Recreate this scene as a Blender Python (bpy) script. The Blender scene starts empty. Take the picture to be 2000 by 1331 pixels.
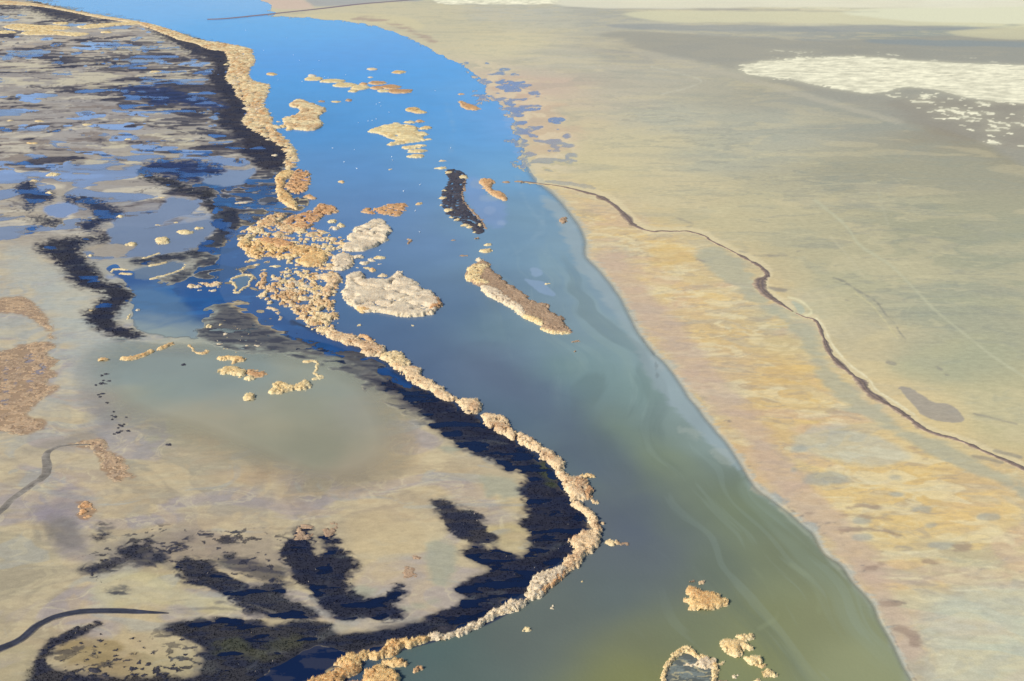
import bpy, math, time
import numpy as np

# ------------------------------------------------------------------ camera, sky, sun, exposure
scene = bpy.context.scene
F_PX, CX, CY = 1944.0, 1000.0, 665.5          # focal length and centre in photograph pixels
PITCH = math.radians(24.0)
ALT = 240.0
cam_d = bpy.data.cameras.new("camera")
cam = bpy.data.objects.new("camera", cam_d)
scene.collection.objects.link(cam)
cam.location = (0, 0, ALT)
cam.rotation_euler = (math.pi / 2 - PITCH, 0, 0)
cam_d.sensor_width = 36.0
cam_d.lens = 36.0 * F_PX / 2000.0
cam_d.clip_start = 1.0
cam_d.clip_end = 200000.0
scene.camera = cam

SUN_EL, SUN_AZ = math.radians(36), math.radians(238)     # azimuth clockwise from +Y
world = bpy.data.worlds.new("World")
scene.world = world
world.use_nodes = True
nt = world.node_tree
sky = nt.nodes.new("ShaderNodeTexSky")
sky.sky_type = 'NISHITA'
sky.sun_disc = False
sky.sun_elevation = SUN_EL
sky.sun_rotation = SUN_AZ
sky.dust_density = 0.3
sky.ozone_density = 3.0
nt.links.new(sky.outputs[0], nt.nodes["Background"].inputs[0])
nt.nodes["Background"].inputs[1].default_value = 0.10
sun_d = bpy.data.lights.new("sun", 'SUN')
sun_d.energy = 4.2
sun_d.angle = math.radians(0.5)
sun_d.color = (1.0, 0.93, 0.82)
sun = bpy.data.objects.new("sun", sun_d)
scene.collection.objects.link(sun)
sun.rotation_euler = (math.pi / 2 - SUN_EL, 0, -SUN_AZ + math.pi)
scene.view_settings.view_transform = 'Standard'
scene.view_settings.look = 'None'
scene.view_settings.exposure = 0.6
scene.view_settings.gamma = 1.0
scene.render.engine = 'CYCLES'
scene.cycles.max_bounces = 6
scene.cycles.transparent_max_bounces = 6
scene.cycles.use_denoising = True

LAND_E = np.array([1.47, 1.48, 1.55])        # light a flat surface sends back per unit of its own colour, exposure included
col_root = scene.collection
rng = np.random.default_rng(7)

# ------------------------------------------------------------------ helpers
def unproj(u, v, z=0.0):
    u = np.asarray(u, float); v = np.asarray(v, float)
    x = (u - CX) / F_PX; y = (CY - v) / F_PX
    dy = math.cos(PITCH) + y * math.sin(PITCH)
    dz = -math.sin(PITCH) + y * math.cos(PITCH)
    t = (z - ALT) / dz
    return x * t, dy * t

def mpp(v):
    """metres per photograph pixel (across) on the ground seen at row v"""
    y = (CY - v) / F_PX
    dz = -math.sin(PITCH) + y * math.cos(PITCH)
    return -ALT / dz / F_PX

def up_px(v, h):
    y = (CY - v) / F_PX
    dep = PITCH - math.atan(y)
    return h / mpp(v) * math.cos(dep) * 0.93

def s2l(c):
    c = np.asarray(c, float)
    return np.where(c <= 0.04045, c / 12.92, ((c + 0.055) / 1.055) ** 2.4)

def hx(s):
    return np.array([int(s[i:i + 2], 16) / 255.0 for i in (0, 2, 4)])

def LC(s):
    """surface colour of ground whose sunlit look is the given hex"""
    return np.clip(s2l(hx(s)) / LAND_E, 0.002, 0.9)

TAB = np.random.default_rng(3).random((256, 256)).astype(np.float32)
def vnoise(x, y, seed=0):
    x = np.asarray(x, np.float64) + seed * 17.37; y = np.asarray(y, np.float64) + seed * 31.71
    xi = np.floor(x); yi = np.floor(y)
    fx = (x - xi).astype(np.float32); fy = (y - yi).astype(np.float32)
    xi = xi.astype(np.int64) & 255; yi = yi.astype(np.int64) & 255
    x1 = (xi + 1) & 255; y1 = (yi + 1) & 255
    fx = fx * fx * (3 - 2 * fx); fy = fy * fy * (3 - 2 * fy)
    a = TAB[yi, xi]; b = TAB[yi, x1]; c = TAB[y1, xi]; d = TAB[y1, x1]
    return (a + (b - a) * fx) * (1 - fy) + (c + (d - c) * fx) * fy

def fbm(x, y, o=4, seed=0, g=0.5):
    s = 0; a = 1; t = 0
    for k in range(o):
        s = s + a * vnoise(x, y, seed + k * 5)
        t += a; a *= g
        x, y = (x * 0.8 - y * 0.6) * 2.03, (x * 0.6 + y * 0.8) * 2.03
    n = s / t
    return np.clip(0.5 + (n - 0.5) * 1.7, 0, 1)

def sstep(a, b, x):
    t = np.clip((x - a) / (b - a), 0, 1)
    return t * t * (3 - 2 * t)

def smooth_poly(p, closed=True, n=3):
    p = np.asarray(p, float)
    out = []; N = len(p)
    for i in range(N if closed else N - 1):
        if closed:
            p0, p1, p2, p3 = p[i - 1], p[i], p[(i + 1) % N], p[(i + 2) % N]
        else:
            p0, p1, p2, p3 = p[max(i - 1, 0)], p[i], p[i + 1], p[min(i + 2, N - 1)]
        for k in range(n):
            t = k / n
            out.append(0.5 * ((2 * p1) + (-p0 + p2) * t + (2 * p0 - 5 * p1 + 4 * p2 - p3) * t * t + (-p0 + 3 * p1 - 3 * p2 + p3) * t ** 3))
    if not closed:
        out.append(p[-1])
    return np.array(out)

def ribbon(path, w, flat=1.0, n=4):
    """closed outline round a path; w is a half-width in pixels (number or one per point)"""
    path = np.asarray(path, float)
    ww = np.full(len(path), float(w)) if np.isscalar(w) else np.asarray(w, float)
    q = smooth_poly(np.column_stack([path, ww]), False, n)
    c, r = q[:, :2], np.maximum(q[:, 2], 0.3)
    t = np.gradient(c, axis=0); t[:, 1] /= flat
    t /= np.linalg.norm(t, axis=1)[:, None] + 1e-9
    nrm = np.column_stack([-t[:, 1], t[:, 0] * flat])
    return np.vstack([c + nrm * r[:, None], (c - nrm * r[:, None])[::-1]])

def inside(poly, x, y):
    res = np.zeros(np.shape(x), bool)
    x1, y1 = poly[:, 0], poly[:, 1]
    x2, y2 = np.roll(x1, -1), np.roll(y1, -1)
    for a, b, c, d in zip(x1, y1, x2, y2):
        if b == d: continue
        cnd = ((b > y) != (d > y)) & (x < (c - a) * (y - b) / (d - b) + a)
        res ^= cnd
    return res

# ------------------------------------------------------------------ survey grid of the ground
S = 1.6
GU = np.arange(-70, 2071, S); GV = np.arange(-46, 1401, S)
UU, VV = np.meshgrid(GU, GV)
WX, WY = unproj(UU, VV)
NJ, NI = UU.shape
Z1 = np.zeros((NJ, NI), np.float32)

def nz(sx, sy, o=4, seed=0, g=0.5):
    return fbm(WX / sx, WY / sy, o, seed, g)

def raster(poly, sm=True):
    poly = np.asarray(poly, float)
    if sm: poly = smooth_poly(poly)
    m = Z1.copy()
    i0 = max(int((poly[:, 0].min() - GU[0]) / S) - 1, 0); i1 = min(int((poly[:, 0].max() - GU[0]) / S) + 2, NI)
    j0 = max(int((poly[:, 1].min() - GV[0]) / S) - 1, 0); j1 = min(int((poly[:, 1].max() - GV[0]) / S) + 2, NJ)
    if i1 <= i0 or j1 <= j0: return m
    m[j0:j1, i0:i1] = inside(poly, UU[j0:j1, i0:i1], VV[j0:j1, i0:i1])
    return m

def box1(a, r, ax):
    r = int(r)
    if r < 1: return a
    pad = [(0, 0), (0, 0)]; pad[ax] = (r + 1, r)
    c = np.cumsum(np.pad(a, pad, mode='edge'), axis=ax, dtype=np.float64)
    n = 2 * r + 1
    if ax == 1: return ((c[:, n:] - c[:, :-n]) / n).astype(np.float32)
    return ((c[n:, :] - c[:-n, :]) / n).astype(np.float32)

def blur(a, rx, ry):
    for _ in range(2):
        a = box1(a, round(rx / S), 1)
        a = box1(a, round(ry / S), 0)
    return a

_nc = {}
def ncache(sx, sy, o, seed):
    k = (sx, sy, o, seed)
    if k not in _nc: _nc[k] = nz(sx, sy, o, seed) - 0.5
    return _nc[k]

def area(poly, rx=10, ry=4, amp=0.5, ns=(12, 12), soft=0.12, seed=0, sm=True, o=5, bias=0.0):
    if isinstance(poly, np.ndarray) and poly.shape == (NJ, NI):
        b0 = blur(poly, rx, ry); J0, J1, I0, I1 = 0, NJ, 0, NI
    else:
        p = np.asarray(poly, float)
        I0 = max(int((p[:, 0].min() - 3 * rx - 8 - GU[0]) / S), 0); I1 = min(int((p[:, 0].max() + 3 * rx + 8 - GU[0]) / S) + 2, NI)
        J0 = max(int((p[:, 1].min() - 3 * ry - 8 - GV[0]) / S), 0); J1 = min(int((p[:, 1].max() + 3 * ry + 8 - GV[0]) / S) + 2, NJ)
        if I1 <= I0 + 2 or J1 <= J0 + 2: return Z1.copy()
        b0 = blur(raster(poly, sm)[J0:J1, I0:I1], rx, ry)
    sx, sy = ns
    wx = WX[J0:J1, I0:I1]; wy = WY[J0:J1, I0:I1]
    a_ = fbm(wx / (sx * 1.7), wy / (sy * 1.7), 3, seed + 60) - .5
    n_ = fbm((wx + 1.6 * sx * a_) / sx, (wy - 1.6 * sy * a_) / sy, o, seed) - .5
    out = Z1.copy()
    out[J0:J1, I0:I1] = sstep(0.5 - soft, 0.5 + soft, b0 + bias + amp * n_ * np.clip(b0 * (1 - b0) * 6.4, 0, 1))
    return out

def swirl(sx, sy, seed, w=1.0, o=5):
    """noise folded over itself, as silt settles out of moving water"""
    a_ = nz(sx * 2, sy * 2, 3, seed) - .5; b_ = nz(sx * 2, sy * 2, 3, seed + 1) - .5
    return fbm((WX + w * sx * 3.2 * a_) / sx, (WY + w * sy * 3.2 * b_) / sy, o, seed + 2)

land = np.zeros((NJ, NI, 3), np.float32); watr = np.zeros((NJ, NI, 3), np.float32)
D = Z1.copy(); AL = Z1 + 1; V = Z1.copy(); RZ = Z1.copy(); WET = Z1.copy()

def pl(c, m, op=1.0):
    c = LC(c) if isinstance(c, str) else c
    land[:] = land + (c - land) * (m * op)[..., None]
def pw(c, m, op=1.0):
    c = LC(c) if isinstance(c, str) else c
    watr[:] = watr + (c - watr) * (m * op)[..., None]
def setD(m, val=1.0):
    D[:] = D + (val - D) * m

def rbf(samples, sx=0.62, s0=30.0, warp=1.0, seed=11, power=2.0):
    pts = np.array([(a, b) for a, b, c in samples], float)
    cols = np.array([LC(c) for a, b, c in samples])
    gu = np.linspace(-80, 2080, 136); gv = np.linspace(-60, 1420, 110)
    A, B = np.meshgrid(gu, gv)
    num = np.zeros(A.shape + (3,)); den = np.zeros(A.shape)
    for (px, py), c in zip(pts, cols):
        sy_ = 0.35 + 0.65 * np.clip((py + 60) / 900, 0, 1)
        w = 1 / (((A - px) * sx) ** 2 + ((B - py) / sy_) ** 2 + s0 ** 2) ** power
        num += w[..., None] * c; den += w
    g = num / den[..., None]
    wu = UU + warp * (60 * (nz(60, 60, 4, seed) - .5) + 16 * (nz(12, 10, 3, seed + 3) - .5))
    wv = VV + warp * (34 * (nz(70, 50, 4, seed + 7) - .5) + 8 * (nz(11, 11, 3, seed + 9) - .5)) * (0.25 + 0.75 * np.clip(VV / 700, 0, 1))
    fu = np.clip((wu - gu[0]) / (gu[1] - gu[0]), 0, 134.999); fv = np.clip((wv - gv[0]) / (gv[1] - gv[0]), 0, 108.999)
    iu = fu.astype(int); iv = fv.astype(int); a = (fu - iu)[..., None]; b = (fv - iv)[..., None]
    return ((g[iv, iu] * (1 - a) + g[iv, iu + 1] * a) * (1 - b) + (g[iv + 1, iu] * (1 - a) + g[iv + 1, iu + 1] * a) * b).astype(np.float32)

# ---- colours of mud and salt, of cloudy water, with reflected sky blue painted into its far reach
def parse(t):
    out = []
    for k in t.split():
        a, b, c = k.split(',')
        out.append((float(a), float(b), c))
    return out
RIGHT = parse("""1000,20,c2bfae 1200,30,b5b3a5 1300,10,ded6b4 1600,8,e6e0c0 1900,8,ecead2 1950,38,e2dfb8 1600,35,dcd4b2 1400,30,d0c8ac
1600,75,a2a39a 1800,85,9a9f97 1400,90,a8a79c 1700,100,9b9c8f 2000,100,9aa098 800,30,cfc6a6 900,60,cdc4a4 1000,90,d6cba8 1100,120,c6bfa9 1250,100,b2ac9b
1300,140,bcb6a2 1400,170,b8b29c 1500,180,b0aa94 1550,200,acaa9a 1700,230,a5a494 1900,250,9c9480 1980,300,a19b83 1900,330,a6a38c 1500,250,b6b4a0
1300,230,bcb9a4 1200,200,c4bba4 1100,200,d0bfa5 1050,170,cfb9a4 1150,250,d2c3a0 1250,280,cfc4a0 1400,300,bdb9a0 1700,350,a9a58c 1600,450,bdb593
1800,450,aaa88c 1950,500,a8a88e 1850,600,aeae92 1700,550,bab594 1500,400,c6bc98 1300,380,cdc09a 1400,440,c9bd96 1150,330,d2c59c 1100,380,d9c592
1200,440,dcc08e 1300,500,dcc392 1200,500,d2bd98 1280,560,ddc38c 1250,620,cfb898 1350,600,d9bd8e 1400,560,d8c190 1450,650,dcbd84 1400,720,d3b890
1500,750,dcbb80 1550,680,c9be98 1620,700,d6c59a 1550,620,c5bf9e 1700,700,d5c498 1800,700,b9b694 1900,700,b0b092 1950,800,c2bb94 1750,800,ddc593
1850,830,dcc794 1650,800,d8c08e 1600,850,dcbd80 1450,820,dabb80 1380,780,d2bb95 1450,880,d3b48a 1500,950,d0b38e 1600,900,d8c493 1700,900,dcc08a
1800,950,dcbd80 1900,980,e0c08a 1980,1050,dcc490 1600,1050,d4bc92 1700,1050,d6bf8c 1850,1100,cbc19a 1650,1120,cdb595 1750,1180,c9bf9d 1850,1200,c9c3a4
1950,1200,c8c5a8 1950,1300,c6c6a8 1780,1280,c3b79c 1700,1150,ccb390""")
LEFT = parse("""50,100,b5a795 200,60,b8ac9c 300,120,b0a390 100,160,a8a095 60,60,b3ab9d 400,250,b0a796 200,250,a9a29c 50,300,a39a90 300,330,b2a897 100,420,b3a794
50,500,b5aa98 300,520,a5a296 350,420,8f9db4 200,420,a39e98
300,750,a2a592 350,720,97a29a 450,730,9ba399 600,800,9c9d88 650,760,a0a595 550,850,a8a38a 620,870,9d9b84 700,800,a3a292 780,800,afa68c 850,870,bbac8e
700,930,ada088 500,930,b5a58a 400,850,b1a98f 250,850,a8a48f 250,700,a1a9a5 180,650,adb0aa 120,560,b4b1a5 100,620,b2aea3 150,800,b9ad95 100,770,b6b1a4
50,870,a99f90 30,930,b6a78c 150,950,b0a292 300,950,ad9f85 350,1000,b3a389 450,1000,b0a48f 600,980,a59a84 750,1000,bba88a 850,930,bba786 950,900,bfae8f
1000,980,c2ae86 800,1050,b6a88b 850,1130,bcab8a 780,1110,c0ad88 950,1020,c2b082 50,1050,b5a88a 200,1080,aba089 120,1030,8d8578 50,1130,a89c82
300,1120,b9aa84 300,1160,bdb088 400,1050,ab9a86 450,1100,b8a587 150,1170,b5a386 450,1190,b8a882 250,1180,b8a684 30,1300,a69a80 230,1270,9a8560
330,1270,b3a580 750,1170,bcae8c 700,1140,b8a888 880,1100,bdae90""")
RIVER = parse("""300,20,7db2ea 480,10,86b4e6 450,60,64a9e6 600,60,64a9e6 550,120,4f9be0 700,120,559be0 850,130,5c9fe0 950,180,6da5dc 650,250,5190cc 800,200,5a9bd8 900,260,5f9fd8
1000,250,7aa8dc 950,300,6ca3d2 700,330,5b8cc2 850,330,6596c4 1000,330,77a8cc 750,400,5681b4 850,470,5f82ac 950,450,6a90ae 1050,430,7598ac 1100,500,7f9eac
1200,600,88a0aa 1200,650,8ca1ac 1250,700,8aa0a4 1050,650,76909a 1100,650,80969c 1250,1050,5d656d 1300,1000,636c6f 1350,960,6d7764 1200,1080,5f676a 1000,690,6a7f90 1000,480,6b8fa8 900,600,526f90 980,650,617f8c 700,600,44688f 850,700,4d6180 750,650,4a6589 1000,750,62728a 950,705,64748e 1100,720,6f8b86
1200,700,7f9c96 1250,750,7f978a 1000,800,566a7c 1100,850,5b6b78 1200,850,6d7f70 1300,900,7e8a66 1250,950,626b6a 1150,900,56676f 1200,1000,585f6c
1350,1000,6a7560 1450,1000,7b8560 1300,1080,626971 1400,1100,6c7660 1550,1080,7c8260 1600,1200,8c8e64 1500,1200,868a5c 1350,1230,767c5a 1200,1150,5f6a68
1100,1200,636b64 1000,1250,626a62 1250,1250,777a58 900,1290,5c6a62 850,1270,4e6460 1700,1290,96996e 1450,1290,868a5a 1250,1310,87884e 560,1300,12284e 650,1280,223c5c
600,450,4a78ae 550,560,35659a 480,600,1e4f86 540,480,2c5f9c 650,560,42689a 1290,700,93a8a8 1270,680,8fa6a8 1350,790,95a6a0 1400,860,8ea09a 1160,480,8ba4ae 600,690,23457c 760,770,183a6e 900,850,14294e""")
T0 = time.time()
landR = rbf(RIGHT); landL = rbf(LEFT, seed=31)
watr[:] = rbf(RIVER, warp=0.6, seed=51, s0=52)

# right shore and the left bank (their two lines divide the picture into marsh, river and flat)
SHORE_R = [(2200, -60), (560, -60), (540, 12), (470, 30), (410, 38), (500, 32), (580, 33), (640, 38), (700, 45), (745, 55), (790, 70), (830, 90), (860, 106), (880, 117), (905, 127),
           (925, 142), (945, 162), (952, 185), (975, 200), (1002, 224), (1012, 250), (1022, 280), (1027, 300), (1035, 330), (1050, 352), (1078, 372), (1100, 392),
           (1118, 415), (1140, 445), (1150, 470), (1146, 495), (1165, 515), (1190, 545), (1215, 580), (1238, 620), (1255, 655), (1285, 690), (1315, 720), (1345, 765),
           (1375, 805), (1400, 835), (1424, 862), (1440, 885), (1457, 915), (1476, 945), (1507, 968), (1540, 992), (1562, 1015), (1588, 1035), (1602, 1060), (1618, 1085),
           (1650, 1105), (1665, 1130), (1686, 1156), (1712, 1185), (1724, 1215), (1748, 1254), (1768, 1296), (1792, 1335), (1830, 1420), (2200, 1420)]
right_m = area(SHORE_R, 7, 5, 0.55, (9, 7), 0.10, 4)
# left marsh = everything left of the reed line
BANK = [(-200, -5), (60, 8), (150, 24), (250, 40), (300, 54), (390, 82), (460, 110), (490, 160), (520, 230), (560, 290), (560, 350), (540, 400), (450, 430), (430, 520), (440, 590),
        (540, 650), (640, 672), (740, 712), (800, 745), (900, 800), (1000, 860), (1080, 920), (1140, 1000), (1140, 1050), (1080, 1110), (1000, 1175), (900, 1225), (800, 1252),
        (690, 1285), (600, 1345), (560, 1420), (-200, 1420)]
left_m = area(BANK, 4, 3, 0.3, (8, 8), 0.2, 5)
land[:] = landR * (1 - left_m[..., None]) + landL * left_m[..., None]
D[:] = 1.0
setD(right_m, 0.0); setD(left_m, 0.0)

# ---------- right flat: stains, streaks, wet hollows
x_ = UU; y_ = VV
def reg(poly, rx=60, ry=30): return blur(raster(poly), rx, ry)
near_r = reg([(1040, 330), (1200, 400), (1450, 500), (1560, 620), (1640, 720), (1760, 830), (2070, 960), (2070, 1400), (1850, 1400), (1650, 1090), (1440, 880), (1240, 640), (1120, 440)], 40, 20)
n1 = swirl(26, 13, 61); n2 = swirl(34, 15, 62); n3 = swirl(15, 7, 63); n5 = swirl(70, 40, 65); n6 = swirl(9, 3.4, 66)
pl('e9c883', sstep(.50, .72, n1) * near_r, .55)
pl('b6b3a2', sstep(.60, .76, n2) * near_r, .38)
pl('d2b39c', sstep(.56, .78, n5) * near_r, .45)
pl('a29a90', sstep(.66, .80, n3) * near_r, .35)
pl('efe3b8', sstep(.60, .8, swirl(20, 9, 67)) * near_r, .45)
pl('b29f86', sstep(.62, .78, n6) * near_r, .25); pl('ead9aa', sstep(.60, .78, 1 - n6) * near_r, .25)
far_r = right_m * (1 - near_r)
pl('d9caa2', sstep(.50, .72, n5) * far_r, .28)
pl('9fa093', sstep(.54, .74, swirl(110, 60, 68)) * far_r, .22)
pl('98a093', sstep(.64, .80, swirl(40, 18, 69)) * far_r, .18)
mid_r = reg([(1150, 180), (1500, 240), (1900, 420), (2000, 700), (1700, 620), (1400, 470), (1150, 330)])
pl('8f9288', sstep(.70, .80, swirl(24, 9, 70)) * mid_r, .28)
pl('d8cda4', sstep(.70, .82, swirl(30, 9, 71)) * mid_r, .28)
# pinkish near-shore belt
pl('d4b598', area(ribbon([(960, 150), (1040, 220), (1080, 300)], [14, 40, 45]), 30, 10, .8, (30, 20), .35, 6) * right_m, .5)
pl('c9b09c', area(ribbon([(1180, 490), (1260, 600), (1330, 680), (1400, 770), (1480, 860), (1560, 960), (1650, 1060), (1720, 1150), (1790, 1290)], 26), 18, 9, .8, (20, 14), .4, 6) * right_m, .6)
pl('dcb870', area([(1290, 470), (1350, 490), (1340, 520), (1270, 520)], 20, 8, .8, (20, 14), .3, 6), .5)
pl('e2ba6a', area([(1560, 640), (1640, 760), (1560, 800), (1480, 700), (1480, 640)], 50, 20, .9, (24, 14), .3, 8), .22)
pl('b6bfb6', area([(1550, 870), (1620, 830), (1720, 850), (1760, 900), (1660, 905)], 26, 9, .8, (26, 14), .3, 8), .45)
pl('9fa49c', area([(1570, 935), (1625, 920), (1660, 940), (1600, 950)], 12, 5, .6, (14, 9), .3, 8), .55)
for (a, b, rx_, ry_) in [(1747, 933, 17, 4), (1750, 967, 16, 4), (1800, 997, 20, 5), (1685, 1018, 22, 7), (1816, 1028, 14, 5), (1685, 1050, 22, 6), (1560, 878, 20, 6), (1930, 1010, 26, 8), (1550, 919, 9, 6), (1840, 1065, 30, 8)]:
    pl('a3a79e', area(np.array([(a + rx_ * math.cos(t), b + ry_ * math.sin(t)) for t in np.linspace(0, 6.28, 12, False)]), 5, 2.5, .6, (8, 5), .35, 9), .6)
for pth, w in [([(1650, 995), (1680, 988), (1720, 996)], 5), ([(1640, 1040), (1700, 1033), (1755, 1048)], 5), ([(1690, 1112), (1725, 1105)], 5), ([(1720, 1180), (1765, 1180)], 4), ([(1745, 1225), (1775, 1235), (1790, 1262)], 7),
               ([(1640, 1008), (1700, 1010), (1760, 1020)], 3), ([(1800, 1100), (1835, 1098)], 5), ([(1775, 873), (1795, 885), (1808, 902)], 4), ([(1860, 1070), (1900, 1070)], 8), ([(1560, 1010), (1590, 1002)], 2)]:
    pl('9a8474', area(ribbon(pth, w), 8, 3, .9, (7, 4), .35, 9), .65)
pl('c6cbb8', area([(1800, 1180), (1900, 1150), (2060, 1160), (2060, 1400), (1850, 1400)], 50, 25, .8, (40, 30), .4, 8), .5)
# wet strip and brown mud bank
pl('b0b19b', area([(1390, 480), (1430, 495), (1470, 535), (1476, 565), (1530, 610), (1585, 640), (1605, 690), (1645, 735), (1690, 775), (1770, 835), (1850, 872), (1990, 940), (2070, 985),
                   (2070, 1010), (1990, 965), (1880, 920), (1780, 868), (1690, 820), (1610, 760), (1580, 700), (1540, 640), (1470, 590), (1400, 540), (1360, 500)], 14, 8, .7, (16, 9), .3, 3), .7)
BANKS = [([(1015, 357), (1040, 358), (1085, 364), (1130, 373), (1170, 385), (1195, 399), (1222, 423), (1240, 442), (1275, 453), (1320, 453), (1350, 454), (1376, 462), (1390, 472), (1406, 481)], [1, 1.5, 2, 2.5, 3.5, 4.5, 4.5, 3.5, 2.5, 2, 2, 1.6, 1, .8]),
         ([(1380, 467), (1415, 484), (1440, 497), (1462, 509), (1482, 520), (1498, 534), (1495, 542), (1485, 550), (1486, 563), (1500, 578), (1524, 594), (1549, 610)], [1, 1.5, 2.4, 2.8, 3, 3, 3.5, 6, 6.5, 5.5, 3.5, .8]),
         ([(1552, 612), (1570, 620), (1592, 627), (1605, 650), (1612, 672), (1622, 692), (1642, 715), (1668, 736), (1684, 750), (1695, 766), (1722, 784), (1752, 802), (1778, 820), (1802, 838), (1832, 850), (1862, 858), (1890, 868),
           (1920, 882), (1962, 900), (2002, 918), (2070, 950)], [.8, 1.2, 2, 2.5, 3, 4, 4, 4, 5, 6, 5, 4, 4, 3.5, 3.2, 3, 3, 3, 3, 3.2, 3.2])]
bank_masks = []
for p_, w_ in BANKS:
    pa = np.array(p_, float)
    pl('e2d2a8', area(ribbon(pa + (5, -3), np.array(w_) + 4), 4, 3, .4, (6, 5), .4, 3), .7)
    m = area(ribbon(pa, np.array(w_) * .95), 3, 2, .55, (6, 4), .3, 2)
    bank_masks.append(m)
for p_ in [[(1585, 622), (1602, 640), (1613, 665), (1630, 690), (1655, 716), (1690, 742), (1703, 762), (1730, 780), (1780, 812)]]:
    pl('efe6c0', area(ribbon(np.array(p_) + (7, -1), 1.6), 1.5, 1.5, .3, (5, 5), .3, 3), .85)
pl('e8dfb4', area(ribbon([(1537, 581), (1560, 587), (1578, 600), (1585, 612), (1570, 619)], 2), 2, 1.5, .2, (5, 5), .3, 3), .8)
pl('b8bda6', area([(1545, 588), (1563, 595), (1573, 608), (1562, 614), (1553, 600)], 2, 2, .2, (5, 5), .3, 3), .8)
pl('87837f', area([(1498, 560), (1515, 562), (1540, 567), (1530, 572), (1505, 567)], 3, 2, .2, (5, 5), .3, 3), .6)
pl('8e8c80', area(ribbon([(1625, 543), (1650, 552), (1672, 567), (1692, 578), (1712, 591), (1724, 607), (1732, 619), (1747, 632), (1757, 650), (1770, 665)], 1.6), 2, 1.5, .5, (5, 5), .3, 3), .75)
pl('d9cf9e', area(ribbon(np.array([(1672, 570), (1690, 583), (1708, 597), (1720, 612), (1733, 628), (1745, 645), (1758, 662)]) + (-3, 2), 1.5), 2, 1.5, .3, (5, 5), .3, 3), .6)
pl('9c9690', area([(1755, 757), (1775, 758), (1800, 772), (1822, 786), (1850, 790), (1868, 800), (1886, 822), (1850, 826), (1820, 820), (1800, 810), (1785, 795), (1772, 778)], 4, 2, .5, (6, 4), .2, 3), .75)
for pth, w in [([(1440, 490), (1480, 500), (1540, 500)], 1.5), ([(1340, 445), (1355, 440), (1320, 425)], 1.5), ([(1555, 490), (1578, 494)], 1.5), ([(1648, 585), (1660, 590)], 2), ([(1730, 708), (1750, 712)], 3), ([(1828, 715), (1852, 735)], 2),
               ([(1895, 890), (1960, 905)], 3), ([(1940, 880), (1995, 895)], 3), ([(1380, 540), (1410, 540)], 1.5), ([(1360, 505), (1380, 515)], 2), ([(1900, 808), (1990, 830)], 2)]:
    pl('8f8b82', area(ribbon(pth, w), 4, 2, .5, (6, 4), .3, 3), .6)
for pth, w, c, o_ in [([(1270, 130), (1335, 146), (1370, 158), (1350, 170), (1290, 185)], .9, 'd8d4c0', .8), ([(1590, 390), (1650, 440), (1680, 480), (1740, 520), (1790, 570), (1830, 610), (1880, 650), (1930, 690), (1990, 730), (2070, 780)], 2.5, 'c6c4a4', .55),
                   ([(1715, 370), (1722, 400), (1735, 440)], 2.5, 'bcb89c', .5), ([(1775, 640), (1772, 610), (1790, 585)], 1.2, 'c4c2a2', .6), ([(1620, 460), (1655, 500), (1690, 545)], 2, 'c9c1a0', .5), ([(1830, 575), (1850, 590), (1870, 600)], 1.2, 'c9c6a8', .5)]:
    pl(c, area(ribbon(pth, w), 2, 1.2, .2, (6, 4), .4, 3), o_)
# far country: greyer plain, salt bands
pl('a3a092', area([(1235, 92), (1300, 106), (1430, 136), (1600, 185), (1760, 232), (1880, 262), (2070, 330), (2070, 85), (1600, 80), (1240, 60), (1160, 70), (1230, 80)], 16, 3, .6, (60, 60), .35, 3), .75)
pl('999283', area([(1720, 200), (1800, 245), (1900, 275), (2070, 300), (2070, 205), (1850, 192)], 30, 8, .6, (40, 40), .4, 3), .6)
pl('c2baa4', area(ribbon([(1240, 100), (1430, 147), (1600, 196), (1760, 240)], 5), 10, 2, .5, (40, 20), .4, 3), .5)
pl('979c9c', area([(1180, 48), (1500, 50), (1800, 52), (1980, 55), (1900, 60), (1500, 62), (1250, 58)], 12, 2, .5, (120, 120), .35, 3), .6)
pl('8f999a', area([(1700, 78), (2070, 84), (2070, 92), (1750, 88)], 12, 2, .5, (80, 80), .35, 3), .7)
pl('dcd6b2', area([(1225, 24), (1500, 22), (2070, 16), (2070, 46), (1900, 50), (1600, 46), (1400, 44), (1290, 42)], 12, 2, .5, (120, 120), .3, 3), .8)
pl('e8e6c6', area([(1650, 20), (2070, 12), (2070, 42), (1900, 46), (1750, 40)], 20, 2, .6, (120, 120), .35, 3), .8)
pl('d2cba8', area([(1850, 62), (2070, 52), (2070, 77), (1930, 75)], 14, 2, .5, (100, 100), .35, 3), .8)
pl('a9a59a', area(ribbon([(1100, 16), (1350, 18), (1500, 20), (1720, 24)], 1.5), 8, 1.5, .5, (120, 120), .4, 3), .8)
pl('8d9596', area(ribbon([(1800, 60), (1870, 56), (1990, 50)], 1.6), 10, 1.2, .5, (120, 120), .4, 3), .7)
pl('ece6cc', area([(1080, -50), (2070, -50), (2070, 10), (1500, 14), (1100, 13)], 12, 2, .6, (120, 120), .35, 3), .75)
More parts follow.
